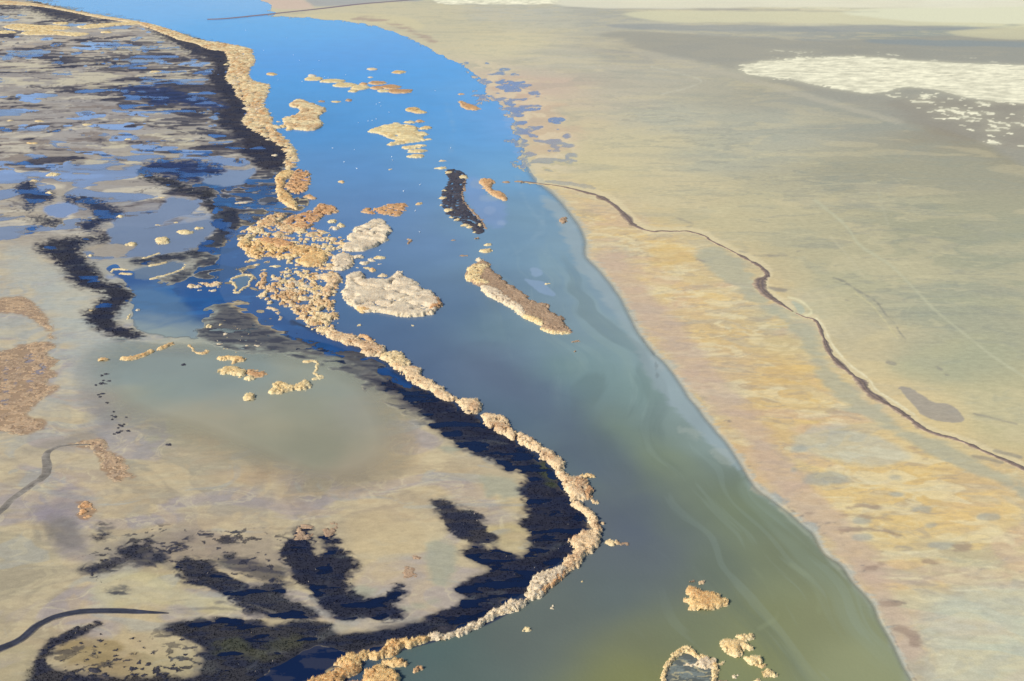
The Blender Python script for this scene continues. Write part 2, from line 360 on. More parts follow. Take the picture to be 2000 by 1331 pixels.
# causeway country top left
pl('a3a6ac', area([(590, -50), (860, -50), (830, 0), (760, 2), (640, 14), (600, 6)], 8, 2, .4, (100, 100), .4, 3), .7)
pl('d8bfae', area([(480, -50), (560, -50), (600, 6), (622, 16), (560, 19), (525, 14), (500, 2)], 8, 2, .4, (80, 80), .3, 3), .8)
setD(area([(495, 6), (530, 14), (520, 22), (560, 24), (470, 34), (440, 30)], 5, 2, .4, (60, 60), .3, 3), 1.0)
pl('d9cda4', area([(570, 28), (700, 26), (800, 34), (830, 60), (760, 50), (640, 38)], 8, 3, .4, (60, 60), .3, 3), .6)
pl('b09a8c', area(ribbon([(690, 36), (740, 40), (780, 52), (815, 66), (850, 84)], 3), 8, 3, .9, (30, 20), .3, 3), .75)
# pools and wet film behind the right shore
pz = reg([(900, 110), (960, 120), (1020, 150), (1080, 210), (1110, 260), (1125, 325), (1040, 345), (1020, 300), (1005, 240), (960, 190), (940, 160)], 16, 8)
pn = nz(17, 22, 5, 171)
acc = Z1.copy()
for (a, b, rx_, ry_) in [(1003, 168, 20, 12), (985, 160, 10, 8), (1025, 212, 26, 9), (1000, 205, 14, 9), (1078, 232, 16, 8), (1018, 240, 14, 6), (1035, 262, 16, 5), (1014, 275, 12, 8), (1030, 298, 14, 4), (1055, 314, 20, 4), (1112, 312, 7, 5), (1088, 250, 10, 3), (945, 195, 14, 12), (1020, 320, 10, 10), (1075, 296, 9, 3)]:
    q = np.sqrt(((UU + 40 * (pn - .5) - a) / rx_) ** 2 + ((VV + 16 * (nz(22, 30, 4, 172) - .5) - b) / ry_) ** 2); acc = np.maximum(acc, np.clip(1.5 - q, 0, 1))
pm = np.maximum(sstep(.36, .70, acc + (nz(9, 12, 4, 173) - .5) * 1.1) * np.clip(acc * 5, 0, 1), sstep(.60, .74, pn) * sstep(.2, .6, pz) * .8)
setD(np.clip(pm * 1.7, 0, 1), 1.0); AL[:] = np.where(pm > .02, .55 * sstep(.28, 1, pm), AL); pw('8aa8e0', pm, .8)
pl('e3d2b0', sstep(.5, .62, nz(20, 26, 4, 174)) * pz * (1 - pm), .6)
m = area([(1050, 351), (1100, 353), (1150, 361), (1168, 372), (1120, 366), (1075, 359)], 5, 2, .9, (6, 5), .25, 12); setD(m, 1.0); pw('8fa5d0', m, .7)
# shallow margin along the right shore: lilac-blue water over mud
shal = blur(right_m, 26, 18); pw('a3b2ae', sstep(.12, .5, shal + .25 * (n1 - .5)) * (1 - left_m) * np.clip((VV - 300) / 200, 0, 1) * np.clip((1150 - VV) / 250, .35, 1), .8)
sh = area(ribbon([(960, 160), (1000, 240), (1025, 320)], 9), 6, 4, .8, (10, 8), .4, 4); pw('92aed8', sh, .7)
sh = area(ribbon([(1060, 380), (1105, 430), (1135, 500), (1190, 575), (1230, 640), (1262, 690), (1300, 745), (1345, 800), (1400, 860), (1450, 920)], [8, 14, 18, 14, 12, 16, 24, 20, 14, 6]), 8, 5, .8, (12, 9), .35, 4); pw('9dacae', sh, .85)
sh = area(ribbon([(1480, 955), (1540, 1008), (1590, 1055), (1640, 1115), (1690, 1170), (1730, 1240), (1780, 1330)], 4), 4, 3, .8, (9, 9), .35, 4); pw('a0a48c', sh, .7)
for a, b, r1, r2, c in [(1352, 870, 0, 0, '')][:0] + [(957, 411, 12, 9, '93a9bc'), (978, 435, 10, 5, 'a3b6c4'), (956, 388, 22, 7, '9cb0b6'), (935, 360, 18, 9, '98aeb8'), (1150, 521, 12, 1.2, 'aeb8bc'), (955, 495, 3, 2, '93a9bc'), (1065, 495, 6, 2, '9ab2bc')]:
    m = area(np.array([(a + r1 * math.cos(t), b + r2 * math.sin(t)) for t in np.linspace(0, 6.28, 12, False)]), 4, 2.5, .35, (7, 7), .35, 2); pw(c, m, .85)
pw('8099cc', area([(912, 345), (935, 350), (955, 385), (985, 395), (985, 440), (945, 440), (915, 400), (908, 370)], 8, 6, .4, (9, 9), .4, 2), .55)
pw('8ca4bc', area([(1033, 523), (1050, 524), (1061, 534), (1052, 541), (1040, 540), (1038, 530)], 2.5, 2, .3, (6, 6), .25, 2), .9)
pw('8aa2bc', area([(1022, 544), (1045, 548), (1063, 552), (1075, 565), (1086, 579), (1060, 574), (1042, 563)], 2.5, 2, .3, (6, 6), .25, 2), .9)
# streaks of silt drifting in the river
silt = reg([(1000, 480), (1200, 560), (1350, 800), (1600, 1060), (1760, 1300), (1300, 1330), (1350, 1100), (1150, 800), (1000, 640)], 60, 40)
rot = 1.72
xr = WX * math.cos(rot) + WY * math.sin(rot); yr = -WX * math.sin(rot) + WY * math.cos(rot)
wv_ = 30 * (nz(90, 90, 3, 71) - .5)
nsl = fbm(xr / 120 , (yr + wv_) / 16, 5, 72)
pw('9db0a0', sstep(.5, .85, nsl) * silt, .20); pw('a8bcb4', sstep(.66, .8, fbm(xr / 60, (yr + wv_) / 5, 5, 74)) * silt, .10)
pw('57665e', sstep(.58, .75, fbm(xr / 150, (yr + wv_) / 24, 5, 73)) * silt, .30)
pw('97a070', area(ribbon([(1150, 800), (1260, 870), (1340, 950), (1440, 1050), (1560, 1190)], 30), 30, 18, 1.0, (40, 40), .45, 4), .12)
pw('525a70', area(ribbon([(900, 700), (1050, 790), (1190, 900), (1240, 1000), (1230, 1080)], 38), 40, 25, .6, (40, 40), .45, 4), .45)
for p_ in [[(870, 200), (885, 250), (880, 300)], [(790, 285), (805, 300), (812, 314)], [(1050, 340), (1060, 420), (1040, 470), (1000, 500)], [(1010, 340), (1030, 400), (1062, 440), (1055, 460)], [(1470, 1110), (1500, 1150), (1520, 1200), (1480, 1230)], [(1540, 1100), (1590, 1140), (1600, 1200)]]:
    pw('9cb4c0' if p_[0][1] < 600 else '9aa27a', area(ribbon(p_, 2.2), 5, 4, .5, (14, 14), .4, 4), .35)

# ---------- left marsh
lag = area([(190, 700), (300, 690), (400, 680), (560, 690), (660, 700), (740, 760), (780, 830), (760, 900), (640, 930), (540, 900), (430, 850), (330, 830), (230, 830), (200, 770)], 50, 26, .7, (40, 40), .45, 20)
lagw = area([(150, 660), (300, 672), (420, 668), (560, 690), (680, 690), (770, 750), (820, 830), (800, 930), (640, 980), (480, 960), (330, 900), (210, 880), (150, 790)], 10, 6, .5, (40, 40), .2, 20)
lag = np.clip(blur(lag, 70, 36) * 1.6 - .1, 0, 1) * lagw
lagz = np.clip(blur(lagw, 70, 40) * 1.5, 0, 1)
lag = lag * sstep(.55, .9, lagz)
D[:] = np.maximum(D, lagz * .9); AL[:] = np.where((lagz > .02) & (left_m > .5), lag * .8, AL)
pw('969f92', left_m, 1.0)
watr[:] = watr * (1 - left_m[..., None]) + np.where(left_m[..., None] > 0, landL * 1.12, watr) * left_m[..., None]
pw('9d9c86', area([(430, 850), (560, 830), (660, 850), (640, 910), (520, 900)], 50, 24, .7, (40, 40), .5, 21), .6)
pw('97a6a0', area([(210, 700), (420, 690), (560, 730), (480, 770), (300, 780)], 50, 18, .7, (40, 40), .5, 22), .6)
pw('a3aca0', area(ribbon([(560, 775), (650, 760), (720, 780)], 12), 30, 9, .8, (30, 30), .5, 22), .5)
lowleft = reg([(0, 430), (300, 650), (800, 800), (1040, 920), (1040, 1180), (600, 1240), (0, 1331), (-70, 1331), (-70, 430)], 30, 20)
la = swirl(46, 30, 81, 1.4); lb = swirl(58, 36, 82, 1.4); lc = swirl(24, 14, 83, 1.2); ld = swirl(9, 4.5, 84); le = swirl(34, 20, 87, 1.6)
pl('d4c19a', sstep(.46, .70, la) * lowleft, .5)
pl('a0979e', sstep(.52, .76, lb) * lowleft, .55)
pl('c9b189', sstep(.56, .74, lc) * lowleft, .35)
pl('a9aaa2', sstep(.58, .76, le) * lowleft, .5)
pl('8d8172', sstep(.66, .82, ld) * lowleft, .16); pl('dccda4', sstep(.64, .82, 1 - ld) * lowleft, .2)
rimn = 1 - np.abs(2 * swirl(30, 18, 88, 1.4) - 1); pl('e2d4ac', sstep(.90, .98, rimn) * lowleft * sstep(.4, .6, lb), .3)
pl('b99a78', area(ribbon([(320, 885), (400, 880), (470, 910), (560, 960), (620, 1010)], 16), 34, 18, .9, (24, 16), .45, 8), .4)
pl('8f8690', area([(80, 970), (150, 950), (170, 1010), (185, 1080), (140, 1085), (90, 1030), (50, 1010)], 26, 16, .8, (16, 12), .45, 8), .6)
pl('9c9a9e', area(ribbon([(150, 690), (180, 760), (205, 830), (225, 860)], 26), 24, 20, .8, (24, 16), .45, 8), .6)
pl('cdb78c', area([(680, 1010), (760, 1000), (830, 1040), (810, 1100), (740, 1130), (700, 1080)], 30, 20, .8, (18, 12), .45, 8), .5)
pl('c9bd92', area([(200, 1130), (300, 1115), (370, 1150), (480, 1190), (330, 1190), (180, 1180)], 24, 10, .8, (16, 10), .35, 8), .6)
pl('7b7570', area([(100, 1005), (135, 1000), (150, 1040), (165, 1070), (130, 1075), (95, 1040)], 20, 10, .8, (12, 10), .45, 8), .7)
pl('8b8278', area([(200, 1060), (300, 1050), (330, 1080), (240, 1100), (190, 1090)], 24, 8, .8, (12, 10), .45, 8), .6)
pl('938a7c', area(ribbon([(0, 900), (60, 880), (130, 862), (210, 850)], 10), 24, 8, .9, (20, 12), .45, 8), .6)
pl('8e8a8c', area(ribbon([(170, 750), (200, 790), (215, 840)], 14), 16, 12, .8, (20, 12), .45, 8), .7)
# pale ponds rimmed with silt
for pol in [[(935, 930), (1005, 935), (1020, 960), (1000, 975), (960, 970), (940, 950)], [(835, 1060), (880, 1065), (890, 1110), (870, 1140), (840, 1140), (832, 1100)], [(680, 1150), (725, 1145), (730, 1165), (700, 1172)],
            [(820, 1175), (870, 1168), (850, 1185), (770, 1195)], [(430, 1095), (460, 1105), (440, 1112)], [(860, 870), (905, 870), (900, 885), (870, 888)]]:
    m = area(pol, 6, 4, .6, (10, 8), .3, 12)
    pl('cbb98c', area(pol, 16, 10, .6, (10, 8), .4, 12), .5); pl('a4a592', area(pol, 10, 7, .9, (10, 8), .4, 12), .75)
# central pale wash between the black bands
pl('b2b6ae', area([(20, 470), (90, 520), (150, 570), (190, 640), (250, 700), (200, 760), (150, 740), (120, 640), (60, 560), (0, 520)], 26, 16, .8, (24, 20), .4, 13), .6)

# north-west marsh: mud, film water, black sedge and blue channels in long streaks
nw = reg([(-80, 20), (180, 36), (300, 62), (390, 95), (440, 150), (470, 240), (530, 300), (500, 380), (420, 470), (300, 500), (200, 480), (100, 460), (-80, 440)], 16, 8)
m1 = swirl(95, 44, 91, 1.3); m2 = swirl(80, 40, 92, 1.3); m3 = swirl(56, 30, 93, 1.3); m4 = swirl(120, 60, 94, 1.3); m6 = nz(30, 10, 5, 96)
pl('cdc3ae', sstep(.42, .62, m1) * nw, .85)
pl('8f8784', sstep(.50, .68, m2) * nw, .7)
pl('a8a4a0', sstep(.56, .68, m6) * nw, .5)
film = sstep(.545, .60, m3 * .35 + m4 * .65 + .015) * nw
D[:] = np.maximum(D, film); AL[:] = np.where(film > .02, np.minimum(AL, .2 + .62 * sstep(.53, .64, m3 * .35 + m4 * .65)), AL)
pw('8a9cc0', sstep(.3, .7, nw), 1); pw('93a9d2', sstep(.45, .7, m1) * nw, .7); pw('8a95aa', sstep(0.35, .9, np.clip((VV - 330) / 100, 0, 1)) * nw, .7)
def lens(lst, f):
    acc = Z1.copy(); AU = UU + 70 * (m3 - .5) + 40 * (m6 - .5); AV = VV + 12 * (m4 - .5) + 9 * (m1 - .5) + 6 * (m6 - .5)
    for (a, b, rx_, ry_) in lst:
        q = np.sqrt(((AU - a) / rx_) ** 2 + ((AV - b) / ry_) ** 2)
        acc = np.maximum(acc, np.clip(1.5 - q, 0, 1))
    return sstep(.40, .62, acc + (m3 - .5) * .9 + (m6 - .5) * .9) * np.clip(acc * 6, 0, 1) * sstep(.02, .2, nw)
cream_l = lens([(330, 78, 30, 9), (250, 98, 35, 5), (340, 97, 25, 4), (225, 127, 45, 6), (150, 158, 60, 8), (40, 160, 38, 6), (250, 167, 70, 4), (180, 148, 60, 7), (260, 233, 55, 6), (340, 214, 25, 3), (300, 265, 30, 8), (345, 280, 45, 8), (215, 282, 25, 7), (270, 316, 28, 5), (180, 318, 40, 5), (420, 223, 20, 3), (50, 130, 60, 10), (120, 30, 80, 8), (340, 150, 50, 4)], 0)
blue_l = lens([(210, 50, 25, 2.5), (312, 62, 22, 6), (190, 88, 30, 6), (150, 75, 40, 4), (40, 72, 35, 3), (40, 185, 55, 12), (70, 214, 22, 3.5), (150, 225, 60, 6), (270, 222, 50, 5), (60, 245, 50, 5), (220, 245, 65, 7), (240, 268, 25, 12), (290, 288, 60, 10), (80, 320, 60, 12), (160, 300, 70, 9), (390, 192, 30, 7), (370, 128, 30, 4), (280, 102, 20, 2.5), (20, 345, 40, 10), (160, 345, 60, 8), (400, 300, 60, 7)], 0)
pl('cdc3a8', cream_l, .85); AL[:] = AL * (1 - .9 * cream_l)
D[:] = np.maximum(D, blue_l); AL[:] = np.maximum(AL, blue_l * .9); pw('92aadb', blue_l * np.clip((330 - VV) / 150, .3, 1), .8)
brown_l = lens([(170, 265, 28, 10), (285, 268, 24, 5), (300, 278, 18, 6), (20, 210, 28, 4), (30, 310, 40, 8), (60, 280, 50, 8), (220, 210, 60, 4), (160, 290, 40, 4), (120, 312, 50, 5)], 0)
pl('8a7d74', brown_l, .8); AL[:] = AL * (1 - brown_l); V[:] = np.maximum(V, brown_l * .35)
dark_l = lens([(20, 30, 20, 3), (65, 93, 32, 4), (115, 99, 22, 3), (270, 88, 45, 4), (300, 110, 70, 8), (130, 114, 90, 3.5), (60, 112, 70, 4), (240, 130, 70, 5), (300, 138, 70, 6), (380, 140, 50, 7), (62, 178, 16, 3), (120, 174, 28, 4), (250, 180, 45, 5), (330, 184, 55, 9), (370, 196, 50, 5), (410, 208, 35, 4), (330, 222, 60, 3), (360, 240, 55, 5), (430, 264, 34, 8), (395, 254, 30, 3.5), (360, 170, 60, 5), (430, 180, 30, 10), (200, 42, 70, 2), (30, 60, 40, 2), (180, 72, 26, 2), (150, 100, 30, 2)], 0)
bandn = blur(raster([(210, 44), (300, 60), (390, 95), (450, 150), (480, 210), (545, 300), (540, 350), (420, 345), (300, 260), (220, 190), (100, 150), (-70, 130), (-70, 70), (100, 80)]), 50, 14)
sw = swirl(100, 60, 190, 1.5); sw2 = swirl(46, 28, 194, 1.5)
blk = np.maximum(dark_l * .9, sstep(.625, .73, sw * .62 + sw2 * .38 + .17 * (bandn - .35) - .35 * cream_l) * sstep(.05, .4, nw))
vein = sstep(.90, .96, 1 - np.abs(2 * swirl(70, 40, 197, 1.2) - 1)) * nw * sstep(.45, .6, sw2)
pl('5b5458', vein, .6); pl('776c68', sstep(.56, .64, sw * .62 + sw2 * .38 + .15 * (bandn - .35)) * nw, .5)

def dark(mask, c='242436', op=.93, v=1.0, blue=0.0, seed=100, bc='0e3468', sc=(16, 10)):
    """sedge growing on black peat; blue>0 leaves open pools of dark water in it"""
    pl(c, mask, op)
    V[:] = np.maximum(V, mask * v)
    setD(sstep(.1, .5, mask), 0.0)
    pl('1a2440', mask * sstep(.5, .62, nz(sc[0] * .8, sc[1] * .7, 6, seed + 1)), .6)
    if blue > 0:
        w = sstep(1 - blue, 1 - blue + .12, nz(sc[0], sc[1], 6, seed)) * sstep(.2, .8, mask)
        AL[:] = np.where(w > .02, .35 + .65 * sstep(1 - blue, 1 - blue + .25, nz(sc[0], sc[1], 6, seed)), AL)
        setD(w, 1.0); pw(bc, np.clip(w * 3, 0, 1), 1.0); V[:] = V * (1 - w)
AL[:] = np.where(blk > .3, 1, AL)
dark(blk, '3c3a48', .85, .7, .46, 98, '235a9e', (40, 18))

# central deep blue reach
# water and wet peat right behind the reed line
line_ = raster(ribbon([(560, 640), (640, 672), (740, 712), (800, 758), (900, 808), (960, 846), (1030, 886), (1070, 925), (1100, 965), (1128, 1010), (1120, 1060), (1080, 1105), (1020, 1160), (960, 1198), (900, 1222), (800, 1250), (700, 1276)], 17))
line_ = sstep(.3, .7, blur(line_, 5, 4))
setD(line_, 1.0); AL[:] = np.maximum(AL, line_); pw('132648', line_, 1.0); pl('20222e', line_, .9)
blue = area([(560, 310), (600, 400), (540, 440), (480, 470), (500, 540), (520, 600), (600, 650), (700, 700), (620, 690), (520, 640), (440, 640), (380, 660), (260, 640), (255, 560), (200, 520), (230, 520), (300, 545),
             (380, 520), (430, 460), (400, 380), (300, 350), (270, 330), (350, 310), (430, 340), (480, 350), (520, 320)], 9, 5, .8, (14, 12), .2, 14)
setD(blue, 1.0); AL[:] = np.maximum(AL, blue); V[:] = V * (1 - blue); pw('1c4f8c', blue, .95)
pw('12406f', blue * sstep(.5, .65, nz(30, 24, 5, 101)), .6)
pw('2f72b4', blue * sstep(.62, .75, nz(24, 12, 5, 102)), .5)
pw('5d7c9a', area([(240, 560), (330, 560), (370, 600), (400, 660), (290, 665), (240, 650)], 24, 14, .6, (20, 20), .4, 15), .7)
pw('70869c', area([(300, 610), (360, 620), (370, 660), (250, 668), (250, 630)], 24, 10, .6, (20, 20), .4, 15), .6)
pw('17508f', area([(360, 560), (470, 560), (460, 600), (380, 610)], 16, 8, .5, (20, 20), .4, 16), .7)
pw('1a4a86', area(ribbon([(490, 590), (560, 640), (640, 665), (740, 720), (800, 765)], 9), 8, 6, .5, (14, 14), .4, 15), .8)
mot = sstep(.58, .68, swirl(34, 20, 210, 1.5)) * blue * np.clip((600 - VV) / 60, 0, 1) * np.clip((UU - 330) / 60, 0, 1)
dark(mot, '2c3040', .8, .5, .3, 211, '1b4478', (20, 9))
pw('133a70', blue * np.clip((470 - VV) / 90, 0, 1) * sstep(.4, .6, swirl(40, 22, 214)), .6)
# lagoon flats standing pale in the blue
for pol, c in [([(215, 430), (300, 420), (320, 395), (345, 385), (392, 400), (370, 420), (330, 430), (300, 445), (240, 450)], '8694ae'), ([(210, 445), (290, 445), (360, 435), (418, 425), (425, 440), (405, 470), (380, 490), (330, 495), (290, 505), (240, 505), (175, 510), (165, 490), (210, 480)], '7f8ea8'),
               ([(268, 525), (325, 512), (360, 515), (362, 528), (330, 540), (290, 547), (262, 540)], '6e8199'), ([(462, 543), (488, 542), (480, 558), (466, 568), (458, 560)], '62809a'), ([(200, 535), (235, 540), (225, 547), (208, 545)], '8796b4'),
               ([(350, 318), (420, 325), (470, 335), (500, 330), (470, 360), (420, 362), (380, 345)], '8c9ab4'), ([(85, 405), (120, 395), (150, 400), (145, 420), (110, 425), (90, 420)], '8fa2c8')]:
    m = area(pol, 5, 3, .7, (14, 10), .22, 17)
    setD(m, .75); AL[:] = np.where(m > .3, .85, AL); V[:] = V * (1 - m); pw(c, m, .95); pl(c, m, .8)
pl('a99c88', area([(160, 490), (220, 470), (270, 480), (250, 500), (200, 505)], 14, 6, .9, (12, 8), .3, 17), .8); setD(area([(175, 485), (220, 475), (265, 484), (240, 498), (195, 500)], 12, 5, .9, (12, 8), .3, 17), 0.2)

# the black bands
DARKS = [
 # inside the reed bank, grey at first then black
 ([(430, 600), (480, 605), (520, 640), (600, 670), (660, 690), (700, 705), (760, 745), (800, 775), (830, 790), (830, 830), (790, 790), (740, 762), (700, 738), (660, 712), (600, 690), (520, 684), (440, 668), (400, 660), (415, 630)], '54545a', .8, .42, .36, 12),
 ([(700, 728), (760, 745), (800, 760), (850, 778), (905, 806), (960, 840), (1020, 880), (1060, 910), (1090, 950), (1115, 985), (1140, 1010), (1140, 1040), (1112, 1060), (1110, 1085), (1080, 1105), (1040, 1125), (1025, 1165), (990, 1165),
   (970, 1190), (900, 1222), (840, 1240), (760, 1256), (690, 1276), (640, 1310), (600, 1345), (540, 1400), (420, 1400), (480, 1331), (560, 1280), (660, 1250), (760, 1235), (850, 1205), (905, 1170), (895, 1145), (955, 1115), (925, 1095), (902, 1078),
   (930, 1066), (1000, 1085), (1030, 1085), (1038, 1040), (1020, 1020), (1035, 990), (1018, 960), (1030, 932), (990, 915), (950, 895), (915, 880), (870, 850), (850, 835), (805, 790), (770, 765)], '141b34', .95, 1, .57, 8),
 ([(845, 978), (880, 983), (900, 998), (955, 1008), (935, 1020), (970, 1058), (925, 1064), (885, 1040), (865, 1010)], '262838', .9, 1, .25, 5),
 ([(585, 1034), (603, 1028), (604, 1050), (612, 1085), (640, 1085), (638, 1066), (618, 1050), (650, 1046), (665, 1068), (692, 1098), (697, 1112), (680, 1125), (680, 1145), (690, 1165), (725, 1172), (762, 1160), (765, 1145), (790, 1148), (788, 1162), (770, 1180), (790, 1205),
   (750, 1212), (700, 1205), (680, 1212), (640, 1195), (620, 1170), (600, 1150), (565, 1125), (560, 1100), (550, 1065), (575, 1055)], '191f36', .95, 1, .42, 5),
 ([(352, 1095), (380, 1090), (405, 1100), (440, 1122), (480, 1145), (520, 1143), (570, 1140), (550, 1160), (580, 1180), (628, 1205), (600, 1212), (540, 1206), (480, 1195), (440, 1160), (400, 1148), (352, 1128)], '262a3a', .9, 1, .36, 5),
 ([(400, 1095), (470, 1090), (520, 1105), (560, 1115), (540, 1140), (480, 1120)], '4c4844', .6, .6, 0, 5),
 ([(312, 1232), (370, 1214), (480, 1212), (540, 1228), (560, 1216), (620, 1218), (650, 1224), (655, 1240), (700, 1240), (780, 1224), (850, 1215), (860, 1232), (760, 1256), (690, 1276), (600, 1335), (560, 1400), (340, 1400), (380, 1331), (400, 1280), (370, 1250)], '2a2c38', .92, 1, .26, 10),
 ([(50, 1400), (60, 1310), (75, 1275), (115, 1245), (190, 1218), (200, 1222), (150, 1242), (110, 1266), (90, 1295), (130, 1312), (220, 1325), (380, 1325), (380, 1400)], '2b2b36', .85, 1, .12, 6),
 ([(165, 1110), (200, 1100), (235, 1085), (310, 1075), (330, 1098), (290, 1105), (245, 1100), (220, 1115), (170, 1125)], '4a4848', .75, .7, .1, 4),
 ([(210, 1148), (245, 1150), (255, 1157), (220, 1158)], '4a5058', .6, .3, 0, 4),
 ([(230, 1075), (285, 1065), (290, 1085), (250, 1090)], '33343c', .8, .9, 0, 4), ([(190, 1030), (210, 1022), (215, 1030), (195, 1042)], '30323c', .85, .9, 0, 4), ([(180, 1050), (215, 1043), (212, 1050), (185, 1058)], '3a3a44', .7, .9, 0, 4),
 ([(335, 1070), (375, 1050), (370, 1060), (340, 1078)], '30323c', .8, .9, 0, 4), ([(285, 1052), (305, 1056), (300, 1062), (285, 1058)], '2a2c38', .8, .9, 0, 4), ([(295, 1085), (315, 1080), (315, 1100), (295, 1100)], '3a3c42', .8, .9, 0, 4),
 ([(430, 1057), (470, 1056), (460, 1061), (435, 1062)], '3c3c46', .7, .9, 0, 4), ([(436, 1083), (464, 1085), (460, 1092), (440, 1090)], '30343e', .8, .9, 0, 4),
 # north-western black S-bends
 ([(72, 487), (95, 470), (150, 467), (185, 465), (205, 460), (212, 470), (170, 474), (152, 482), (160, 505), (185, 525), (195, 548), (225, 556), (250, 565), (258, 580), (245, 592), (232, 605), (222, 622), (218, 638), (250, 643), (275, 652), (268, 662),
   (240, 660), (215, 655), (190, 640), (172, 625), (168, 612), (190, 598), (215, 578), (195, 568), (160, 562), (138, 545), (125, 525), (105, 505), (90, 495)], '202234', .95, 1, .36, 5),
 ([(30, 372), (45, 358), (62, 358), (70, 372), (100, 376), (105, 388), (85, 395), (62, 398), (60, 415), (50, 410), (52, 390)], '1c2c4e', .95, .8, .5, 4),
 ([(118, 388), (160, 385), (190, 392), (238, 415), (232, 424), (205, 432), (180, 445), (200, 452), (172, 454), (150, 436), (190, 426), (180, 410), (165, 398)], '1c2c4e', .95, .8, .45, 4),
 ([(10, 424), (40, 427), (75, 425), (105, 430), (125, 440), (100, 441), (80, 433), (40, 429)], '2c3040', .85, .8, .1, 4),
 ([(270, 343), (300, 342), (350, 358), (380, 370), (420, 372), (410, 395), (415, 405), (395, 415), (405, 395), (375, 380), (345, 372), (310, 358)], '22242f', .92, .9, .3, 6),
 ([(275, 325), (330, 316), (400, 318), (440, 330), (420, 340), (380, 345), (400, 360), (330, 345), (290, 335)], '142f60', .95, .7, .55, 8),
 ([(415, 430), (445, 410), (470, 430), (445, 470), (420, 485), (395, 500), (300, 512), (250, 512), (330, 498), (385, 488), (405, 470), (425, 450)], '222a3c', .85, .8, .5, 8),
 ([(330, 540), (365, 530), (400, 505), (430, 498), (390, 520), (360, 545), (310, 552)], '3a404c', .8, .8, .25, 8),
 ([(290, 55), (340, 66), (400, 85), (420, 110), (410, 118), (380, 105), (345, 85), (300, 62)], '38343e', .9, .9, .1, 8),
 ([(400, 85), (440, 92), (450, 108), (445, 150), (455, 165), (470, 185), (480, 205), (484, 222), (470, 237), (500, 250), (545, 270), (562, 296), (556, 325), (520, 335), (480, 300), (470, 270), (430, 240), (420, 215), (440, 200), (410, 160), (420, 135), (412, 112)], '2c2a38', .92, 1, .34, 14),
 ([(60, 6), (150, 24), (200, 38), (250, 42), (210, 42), (120, 38), (60, 14)], '3a3640', .85, .8, 0, 10),
 ([(-70, 4), (60, 12), (110, 20), (60, 18), (-70, 12)], '3a3640', .8, .8, 0, 10),
 ([(225, 175), (300, 168), (360, 185), (440, 205), (430, 212), (350, 200), (300, 205), (290, 190)], '1d3566', .9, .6, .5, 14),
]
for k, (pol, c, op, v, bl, sc_) in enumerate(DARKS):
    ed = 10 if len(pol) > 14 else 6
    m = area(pol, ed + (14 if k == 0 else 0), 5 + (7 if k == 0 else 0), 1.1, (sc_ * .7, sc_ * .42), .34, 110 + k % 5, o=6, bias=.10)
    pl('464450', area(pol, ed + 5, 7, 1.3, (sc_ * .8, sc_ * .5), .4, 110 + k % 5, bias=.04), .5)
    pl('6e6660', area(pol, ed + 8, 9, 1.4, (sc_, sc_ * .6), .35, 115 + k % 5), .35)
    dark(m, c, op, v, bl, 130 + k, '0f2040' if pol[0][1] > 500 else '1a4684', (12, 3.6) if pol[0][1] > 500 else (24, 9))
pw('9aa59e', area([(200, 632), (330, 640), (490, 655), (500, 740), (200, 740)], 40, 20, .7, (30, 20), .5, 23) * sstep(.3, .7, D), .9)
spots = sstep(.66, .72, swirl(4.2, 2.6, 230, .6) * .8 + swirl(14, 8, 233) * .25) * area([(110, 1262), (200, 1228), (300, 1222), (420, 1262), (420, 1400), (100, 1400)], 20, 12, .6, (12, 8), .3, 8) * np.clip((VV - 1215) / 110, 0, 1) ** .5
dark(spots, '30303a', .9, .9)
spots2 = sstep(.70, .76, swirl(4.2, 2.6, 236, .6) * .75 + swirl(16, 9, 239) * .3) * area([(160, 1090), (300, 1030), (420, 1040), (560, 1040), (600, 1120), (480, 1150), (380, 1130), (300, 1100), (200, 1140)], 30, 12, .6, (12, 8), .35, 8)
dark(spots2, '34343e', .85, .8)
pl('857a74', area([(210, 1100), (290, 1050), (420, 1050), (560, 1060), (560, 1120), (470, 1110), (380, 1090), (300, 1110)], 30, 12, 1.0, (14, 8), .4, 8) * (1 - V), .5)
# black-blue pool at the foot of the marsh, olive moss
foot = area([(690, 1278), (720, 1262), (760, 1262), (720, 1275), (690, 1290), (660, 1298), (640, 1310), (600, 1345), (560, 1400), (450, 1400), (500, 1331), (560, 1290), (620, 1262)], 8, 5, .6, (6, 5), .2, 8)
setD(foot, 1.0); AL[:] = np.maximum(AL, foot); V[:] = V * (1 - foot); pw('0f2347', foot, .95)
pl('454b34', area([(1040, 885), (1065, 905), (1090, 935), (1075, 950), (1050, 925)], 8, 8, .9, (4, 4), .4, 9), .8)
pl('4c4e38', area([(420, 1250), (480, 1245), (490, 1270), (440, 1280), (410, 1265)], 14, 10, .9, (5, 4), .4, 9), .7)
pl('50503a', area([(550, 1250), (590, 1245), (580, 1265), (500, 1290), (480, 1280)], 14, 8, .9, (5, 4), .4, 9), .6)
pl('8f7a4c', area([(120, 1250), (200, 1240), (240, 1270), (210, 1300), (130, 1300), (100, 1285)], 20, 10, .8, (8, 6), .4, 9) * (1 - V), .6)
pl('b3a582', area([(10, 1260), (70, 1260), (60, 1300), (50, 1340), (-60, 1340), (-60, 1290)], 12, 8, .5, (8, 6), .3, 9), .6)

